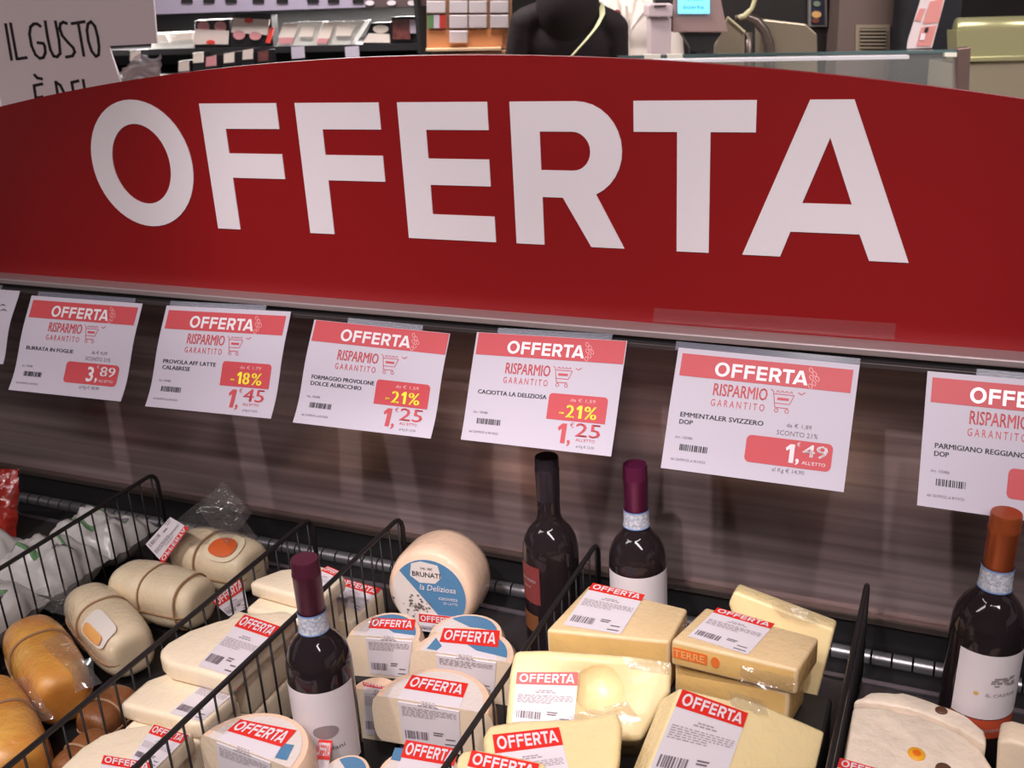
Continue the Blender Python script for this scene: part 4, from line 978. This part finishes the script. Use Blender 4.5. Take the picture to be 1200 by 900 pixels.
# ---- cardboard stand of white packets
D = 5.0; KRAFT = mat('kraft cardboard', lin(176, 130, 98), .7, var=.1, vscale=8); KRAFT2 = mat('pale cardboard edge', lin(214, 180, 142), .7)
g0 = groundpt(548, 40, D); t = thing('cardboard_stand', g0, 'brown cardboard stand with an Italian flag panel', 'display stand')
bprism(bquad(500, -60, 600, 57), D+.06, .06, KRAFT, 'stand_back', t)
bprism(((499, 60), (499, 57.5), (587, 56), (587, 59)), D-.02, .12, KRAFT2, 'shelf_edge', t)
zt = dep(548, 62, D).z; a_ = groundpt(503, 40, D); b_ = groundpt(598, 40, D)
MB().prism([(a_.x, a_.y, zt), (b_.x, b_.y, zt), (b_.x, b_.y, 0), (a_.x, a_.y, 0)], FH*.14).build('stand_body', KRAFT, t)
bprism(((500, 57), (500, 36), (590, 34), (588, 57)), D+.045, .015, mat('orange board', lin(188, 128, 86), .7), 'tray_front', t)
for k, (x0, x1, m) in enumerate(((501, 508, GREEN), (508.3, 515, PAPER), (515.3, 522.5, mat('flag red', lin(176, 52, 44), .6)))): bprism(bquad(x0, 17.5, x1, 33), D+.035, .02, m, 'flag_band', t)
PKT = mat('white packet', lin(196, 186, 188), .4, coat=.5, coatbump=(60, .5))
for x0, x1 in ((500, 522), (526.5, 548), (549.5, 570.5), (574.5, 596)):
    for y0, y1 in ((-17, -2), (1, 15.5), (17.5, 33), (36, 50.5)):
        if (x0 == 500 and y0 == 17.5) or (y0 == 36 and x0 != 526.5): continue
        o = bprism(bquad(x0, y0, x1, y1), D+(.016 if y0 == 36 else .031), .03, PKT, 'packet', None, bevel=.004)
        tag(o, 'small white packet standing in the brown cardboard stand', 'packet', 'white packets in the cardboard stand')

# ---- people: one continuous body each
def person(label, base, face, outfit, skin, hair, tall=1.75, lower=None, arms=None, collar=1.475, lean=0.):
    t = thing('person', base, label, 'person'); k = tall/1.75
    parts = []
    def cap(a, b, r0, r1): parts.append((Vector(a), Vector(b), r0, r1))
    def elli(c, r): parts.append(('e', Vector(c), Vector(r)))
    elli((0, 0, 1.00), (.185, .135, .16)); elli((0, .01, 1.16), (.165, .118, .18)); elli((0, .015, 1.30), (.195, .125, .17)); elli((0, .01, 1.40), (.185, .09, .085))
    for s in (-1, 1):
        cap((s*.06, 0, 1.45), (s*.185, .0, 1.395), .062, .066)
        a_, b_, c_ = arms[0 if s < 0 else 1] if arms else (Vector((s*.20, 0, 1.385)), Vector((s*.245, .01, 1.10)), Vector((s*.235, .10, .87)))
        cap(a_, b_, .064, .050); cap(b_, c_, .050, .036); dirv = (Vector(c_)-Vector(b_)).normalized(); elli(Vector(c_)+dirv*.05, (.032, .036, .05))
        for f in range(4): q_ = Vector(c_)+dirv*.08+Vector((0, -.024+f*.016, 0)); cap(q_, q_+dirv*.07, .009, .007)
        q_ = Vector(c_)+dirv*.03+Vector((0, .035, 0)); cap(q_, q_+dirv*.045+Vector((0, .02, 0)), .010, .008)
        cap((s*.095, 0, .95), (s*.10, .01, .50), .095, .062); cap((s*.10, .01, .50), (s*.105, -.01, .09), .060, .042); cap((s*.105, -.02, .05), (s*.115, .15, .035), .046, .036)
    cap((0, 0, 1.42), (0, .02, 1.54), .060, .055); elli((0, .03, 1.635), (.076, .098, .118)); cap((0, .12, 1.63), (0, .138, 1.612), .012, .015)
    for s in (-1, 1): elli((s*.077, .02, 1.63), (.012, .02, .03))
    bm = bmesh.new()
    for pt in parts:
        if pt[0] == 'e':
            g = bmesh.ops.create_icosphere(bm, subdivisions=3, radius=1)
            for v in g['verts']: v.co = Vector((v.co.x*pt[2].x, v.co.y*pt[2].y, v.co.z*pt[2].z))+pt[1]
        else:
            a, b, r0, r1 = pt; n = max(2, int((b-a).length/.03)); 
            for i in range(n+1):
                f = i/n; g = bmesh.ops.create_icosphere(bm, subdivisions=2, radius=r0+(r1-r0)*f)
                for v in g['verts']: v.co += a.lerp(b, f)
    me = bpy.data.meshes.new('body'); bm.to_mesh(me); bm.free()
    tmp = bpy.data.objects.new('body_tmp', me); col.objects.link(tmp)
    md = tmp.modifiers.new('r', 'REMESH'); md.mode = 'VOXEL'; md.voxel_size = .011
    sm = tmp.modifiers.new('s', 'SMOOTH'); sm.iterations = 6; sm.factor = .5
    bpy.context.view_layer.update()
    m2 = bpy.data.meshes.new_from_object(tmp.evaluated_get(bpy.context.evaluated_depsgraph_get())); bpy.data.objects.remove(tmp)
    M = Matrix.Translation(base) @ Matrix.Rotation(face, 4, 'Z') @ Matrix.Translation((0, 0, .95*k)) @ Matrix.Rotation(lean, 4, 'Y') @ Matrix.Translation((0, 0, -.95*k)) @ Matrix.Scale(k, 4)
    m2.materials.clear()
    for m in (outfit, skin, lower or outfit, DARKPL): m2.materials.append(m)
    hands = [Vector(c_) for c_ in ([a[2] for a in arms] if arms else (Vector((-.235, .10, .87)), Vector((.235, .10, .87))))]
    for p_ in m2.polygons:
        c = p_.center; mi = 0
        if c.z > collar: mi = 1
        elif min((c-h_).length for h_ in hands) < .10 and c.z < min(h_.z for h_ in hands)+.02: mi = 1
        elif c.z < .085: mi = 3
        elif c.z < .84: mi = 2
        p_.material_index = mi; p_.use_smooth = True
    m2.transform(M); o = bpy.data.objects.new('body', m2); col.objects.link(o); par(o, t)
    hb = MB(); 
    def hg(u, v):
        th = math.pi*(.02+.60*v); ph = 2*math.pi*u; c = Vector((math.sin(th)*math.cos(ph), math.sin(th)*math.sin(ph), math.cos(th)))
        if c.y > .15: c.z = max(c.z, .45)
        return M @ (Vector((0, .022, 1.64))+Vector((c.x*.086, c.y*.106, c.z*.128)))
    hb.grid(hg, 28, 14).build('hair', hair, t, smooth='all')
    fb = MB()
    for s in (-1, 1):
        fb.lathe([(.0001, .004), (.006, .003), (.010, 0)], 12); 
        for v in fb.v[-36:]: v.x, v.y, v.z = v.x+s*.032, .122+v.z*1.2, 1.640+v.y
    fb.build('eyes', INK, t, M=M)
    MB().tube([M @ Vector((-.024, .118, 1.575)), M @ Vector((0, .127, 1.572)), M @ Vector((.024, .118, 1.575))], .005, 8).build('mouth', mat('lips', lin(170, 96, 90), .5), t, smooth='all')
    return t, M
SKIN = mat('skin', lin(208, 160, 134), .5, sss=.1); HAIRD = mat('dark hair', lin(40, 30, 26), .5, bump=.3, bscale=120); HAIRB = mat('brown hair', lin(70, 48, 36), .5, bump=.3, bscale=120)
BLACKCOAT = mat('black coat', lin(36, 29, 30), .8, bump=.25, bscale=140, spec=.2); WHITECOAT = mat('white work coat', lin(212, 200, 190), .7, bump=.35, bscale=16, var=.05, vscale=8)
pb = groundpt(655, 30, 4.75)
t, Mp = person('person seen from behind in a black coat with a cream bag strap', pb, YAW+math.radians(4), BLACKCOAT, SKIN, HAIRD, 1.73, collar=1.54, lean=math.radians(6))
# strap over the back, from one shoulder across to the other hip
sp_ = [(.120, .03, 1.485), (.128, -.03, 1.475), (.125, -.085, 1.440), (.095, -.125, 1.390), (.050, -.145, 1.335), (-.010, -.152, 1.265), (-.065, -.150, 1.205), (-.12, -.140, 1.12)]
MB().lathe([(.0001, .16), (.06, .155), (.095, .11), (.108, .04), (.118, -.06), (.135, -.13), (.140, -.18), (.128, -.23), (.100, -.29), (.06, -.34), (.0001, -.36)], 32).build('long_hair', mat('black hair', lin(35, 28, 29), .8, bump=.2, bscale=90, spec=.2), t, smooth='all', M=Mp @ Matrix.Translation((-.018, -.028, 1.625)) @ Matrix.Scale(.82, 4, (0, 1, 0)))
mb = MB(); NN = 24
def spl(f):
    x = f*(len(sp_)-1); i = min(int(x), len(sp_)-2); return Vector(sp_[i]).lerp(Vector(sp_[i+1]), x-i)
mb.grid(lambda u, v: Mp @ (spl(v)+Vector(((u-.5)*.022, -.002*math.sin(u*math.pi)-.014, (u-.5)*.014))), 3, NN); mb.build('bag_strap', mat('cream strap', lin(206, 204, 160), .6), t, smooth='all')
wp = groundpt(738, 30, 5.75)
t, Mp = person('person in a white work coat standing behind the counter scale', wp, YAW+math.pi-.25, WHITECOAT, SKIN, HAIRB, 1.74, mat('dark trousers', lin(48, 44, 46), .8))
mb = MB(); mb.grid(lambda u, v: Mp @ Vector((-.03+.014*u+.02*(1-v), .150-.012*abs(v-.5), 1.42-.5*v)), 2, 10); mb.build('coat_placket', mat('coat seam', lin(186, 172, 160), .7), t)
for s in (-1, 1): MB().add([Mp @ Vector(v) for v in ((s*.02, .145, 1.30), (s*.095, .125, 1.40), (s*.06, .085, 1.475), (s*.035, .115, 1.43))], [(0, 1, 2, 3)]).build('lapel', WHITECOAT, t)
MB().lathe([(.0001, .004), (.018, .003), (.02, 0)], 16).build('red_badge', mat('dark red badge', lin(120, 52, 52), .5), t, M=Mp @ Matrix.Translation((.045, .150, 1.385)) @ Matrix.Rotation(-math.pi/2, 4, 'X'))

# ---- service counter
D = 4.6; g0 = groundpt(930, 60, D); ct = thing('service_counter', g0, 'glass-fronted service counter with an added glowing strip along its top', 'counter')
zc = dep(930, 63, D).z
def cbox(xa, xb, za, zb, da, db, m, name, bevel=0):
    a, b = groundpt(xa, 60, D), groundpt(xb, 60, D)
    P = [a+FH*da, b+FH*da, b+FH*db, a+FH*db]
    return MB().prism([Vector((p.x, p.y, zb)) for p in P], (0, 0, za-zb)).build(name, m, ct, bevel=bevel)
cbox(748, 1128, 0, .92, 0, .70, mat('counter body', lin(130, 120, 114), .4, metal=.3), 'counter_body'); cbox(746, 1132, .92, .96, -.02, .84, mat('counter worktop', lin(190, 182, 174), .3), 'worktop', .004)
bprism(((724, 66), (1126, 61), (1126, 160), (724, 160)), D, .008, PANE, 'front_glass', ct)
bprism(((724, 65.5), (1126, 58), (1126, 61.5), (724, 69)), D-.004, .03, mat('glass top edge', lin(120, 150, 150), .1, metal=.7), 'glass_edge', ct)
bprism(((766, 69.5), (1066, 64.5), (1066, 69), (766, 74)), D+.03, .03, mat('glowing strip', lin(225, 216, 222), .3, emit=.8), 'glow_strip', ct, bevel=.004)  # rail made emissive to add the bright reflected line in the glass
bprism(((1122, 57), (1138, 55), (1134, 160), (1120, 160)), D-.01, .05, mat('post brown steel', lin(126, 104, 98), .35, metal=.6), 'end_post', ct, bevel=.004)
for x0, x1, y in ((755, 774, 64), (782, 800, 63.5), (1107, 1122, 61.5)): bprism(bquad(x0, y, x1, y+5), D-.006, .02, mat('white clip', lin(232, 228, 214), .5), 'glass_clip', ct)

# ---- counter scale
D = 5.0; base = groundpt(810, 50, D); base.z = .96
t = thing('counter_scale', base, 'grey counter scale with a lit cyan screen and printer column', 'scale')
SC = mat('scale grey', lin(186, 168, 170), .45); SC2 = mat('scale taupe', lin(146, 120, 116), .5)
bprism(((789, -45), (840, -45), (846, 5), (853, 38), (788, 38)), D, .10, SC2, 'display_housing', t, bevel=.006)
bprism(((760, 6), (764, 4), (786, 4), (789, 6), (788, 20), (760, 20)), D-.03, .16, SC, 'printer_head', t, bevel=.006)
bprism(((762, 21), (787, 21), (785, ybase(775, 5.0, .962)), (764, ybase(775, 5.0, .962))), D-.01, .13, SC, 'printer_column', t, bevel=.006)
bprism(((767, 6.5), (781, 6), (781, 7.6), (767, 8.2)), D-.036, .01, DARKPL, 'paper_slot', t); bprism(bquad(768, -8, 786, 3.5), D, .08, DARKPL, 'keypad', t)
o = bprism(bquad(795, -24, 831.5, 16), D-.012, .012, mat('cyan screen', lin(110, 205, 240), .3, emit=1.3), 'screen', t)
fs = lambda l: (lambda x, y: dep(x, y, D-.012-l))
mb = MB(); put_text(mb, fs(.001), 'bizerba', 801, 10.5, 5.0, 24, .005); put_text(mb, fs(.001), 'prezzo', 806, 1, 3.5, 18); mb.build('screen_lettering', mat('screen blue', lin(40, 92, 150), .5), o)
bprism(((799, 39), (846, 38), (835, 55), (830, 60), (812, 60)), D+.02, .08, DARKPL, 'foot', t)
zf = dep(820, 58, D).z; q_ = groundpt(820, 58, D)+FH*.06; MB().tube([(q_.x, q_.y, .961), (q_.x, q_.y, zf+.02)], .04, 14).build('pole', DARKPL, t)
q_ = groundpt(800, 58, D)+FH*.1; MB().prism([q_+_r*sx*.18+FH*sy_*.12+Vector((0, 0, .985)) for sx, sy_ in ((-1, -1), (1, -1), (1, 1), (-1, 1))], (0, 0, -.022)).build('weighing_plate', SC, t)

# ---- slicer
D = 5.25; base = groundpt(905, 50, D); base.z = .96
t = thing('meat_slicer', base, 'grey metal slicer with a curved guard arm behind the counter glass', 'slicer')
SLM = mat('slicer metal', lin(134, 122, 104), .35, metal=.5); SLD = mat('slicer dark metal', lin(96, 84, 78), .35, metal=.6)
bprism(((893, 22), (945, 28), (958, 40), (959, ybase(926, 5.31, .962)), (893, ybase(926, 5.31, .962))), D+.06, .15, SLM, 'motor_housing', t, bevel=.008)
bprism(((853, 20), (873, 38), (873, ybase(860, 5.25, .964)), (836, ybase(860, 5.25, .964)), (838, 52)), D, .03, SLM, 'carriage_plate', t, bevel=.004)
MB().tube([dep(852.5, 20, D-.01), dep(873, 37.5, D-.01)], .005, 8).build('plate_edge', mat('pale edge', lin(206, 200, 160), .3, metal=.3), t)
MB().tube([dep(x, y, D+.03) for x, y in ((862, 22), (873, 19), (886, 24), (896, 36), (902, 52), (904, 75), (904, ybase(904, 5.28, .985)))], [.014, .018, .022, .024, .024, .022, .022], 12).build('guard_arm', SLD, t, smooth='all')
MB().tube([dep(x, y, D+.02) for x, y in ((877, 38), (877, 70), (877, ybase(877, 5.27, .985)))], .02, 12).build('support_post', SLD, t, smooth='all')
MB().tube([dep(x, y, D) for x, y in ((866, 21), (873, 18), (881, 10), (886, -4), (888, -30))], [.012, .013, .010, .010, .012], 10).build('handle', mat('pale handle', lin(176, 170, 130), .4), t, smooth='all')

# ---- wall fittings behind the counter
def slabw(name, px, D, th, m, label, cat, bevel=0):
    o = bprism(px, D, th, m, name, None, bevel); return tag(o, label, cat)
def down(px, D): return px
zz = 0
t = thing('dark_cabinet', groundpt(905, 40, 6.4), 'black cabinet wall with a switch box behind the slicer', 'cabinet')
MBx = MB(); a, b = groundpt(838, 20, 6.4), groundpt(970.5, 20, 6.4)
MBx.prism([(a.x, a.y, 2.3), (b.x, b.y, 2.3), (b.x, b.y, 0), (a.x, a.y, 0)], FH*.4).build('cabinet_body', mat('black panel', lin(34, 30, 28), .5, var=.2, vscale=6), t)
o = bprism(bquad(948, -40, 969, 31), 6.37, .03, mat('switch frame', lin(132, 128, 124), .4), 'switch_box', t); bprism(bquad(951, -40, 966.5, 29), 6.362, .01, mat('switch panel', lin(38, 36, 58), .5), 'switch_panel', o)
for x, y, rx, ry, m in ((957.5, 4.5, 4, 3.2, mat('green switch', lin(120, 138, 110), .4)), (957, 17, 5.5, 4, mat('amber switch', lin(214, 168, 104), .4)), (956, 24, 4.5, 3, mat('rust switch', lin(112, 60, 44), .4))):
    MB().prism([dep(x+rx*math.cos(a), y+ry*math.sin(a), 6.35) for a in [i*math.pi/8 for i in range(16)]], FH*.012).build('switch', m, o)
t = thing('grey_pillar', groundpt(1022, 40, 6.2), 'taupe pillar with a louvred vent', 'pillar'); a, b = groundpt(983, 20, 6.2), groundpt(1064, 20, 6.2); TAU = mat('taupe paint', lin(112, 94, 88), .6)
MB().prism([(a.x, a.y, 2.6), (b.x, b.y, 2.6), (b.x, b.y, 0), (a.x, a.y, 0)], FH*.5).build('pillar_body', TAU, t)
VF = mat('vent frame', lin(150, 136, 116), .5); o = bprism(bquad(1003, 29, 1043, 60), 6.185, .014, VF, 'vent', t); bprism(bquad(1008, 33, 1038, 58), 6.183, .004, DARKPL, 'vent_opening', o)
for k in range(6): bprism(bquad(1008, 34+k*4.2, 1038, 36+k*4.2), 6.172, .010, VF, 'vent_slat', o)
t = thing('hanging_leaflet', dep(1085, 55, 5.0), 'pink and white printed leaflet hanging over the counter', 'leaflet')
bprism(((1063, 57), (1064, 48), (1078, 3), (1084, -20), (1114, -25), (1107, 0), (1092, 56)), 5.0, .004, mat('leaflet paper', lin(214, 200, 200), .5), 'sheet', t)
PK = mat('leaflet pink', lin(208, 138, 132), .5); 
for q_ in (((1074, 54), (1080, 32), (1098, 30), (1091, 54)), ((1082, 28), (1090, 2), (1106, -2), (1100, 26)), ((1072, 24), (1078, 10), (1085, 10), (1079, 25))): bprism(q_, 4.996, .003, PK, 'printed_panel', t)
bprism(((1078, 47), (1080, 39), (1085, 39), (1083, 47)), 4.992, .003, LABELP, 'printed_panel', t); bprism(((1083, 38), (1085, 32), (1089, 32), (1087, 38)), 4.992, .003, INK, 'printed_panel', t)
t = thing('dark_uniform', groundpt(1092, 40, 5.9), 'dark blue-black locker behind the leaflet', 'locker'); a, b = groundpt(1062, 20, 5.9), groundpt(1126, 20, 5.9)
MB().prism([(a.x, a.y, 2.2), (b.x, b.y, 2.2), (b.x, b.y, 0), (a.x, a.y, 0)], FH*.2).build('locker_body', mat('blue black', lin(30, 31, 38), .6, var=.4, vscale=9), t); t.name = 'dark_locker'
D = 5.5; t = thing('chilled_counter', groundpt(1200, 60, D), 'greenish steel counter end with a rounded bright top', 'counter'); GRN = mat('greenish steel', lin(176, 172, 128), .3, metal=.55); GR2 = mat('dull greenish panel', lin(150, 140, 118), .45, metal=.3)
P = [dep(1121, 34, D+.06), dep(1330, 28, D+.06)]; MB().tube(P, .055, 20).build('rounded_top', GRN, t, smooth='all')
bprism(((1121, 36), (1330, 30), (1330, 66), (1122, 68)), D, .12, GRN, 'upper_panel', t); bprism(((1122, 67), (1330, 62), (1330, 68), (1122, 73)), D-.02, .14, GRN, 'ledge', t, bevel=.004)
a, b = groundpt(1122, 60, D), groundpt(1330, 60, D); z_ = dep(1160, 73, D).z
MB().prism([(a.x, a.y, z_), (b.x, b.y, z_), (b.x, b.y, 0), (a.x, a.y, 0)], FH*.35).build('lower_panel', GR2, t)
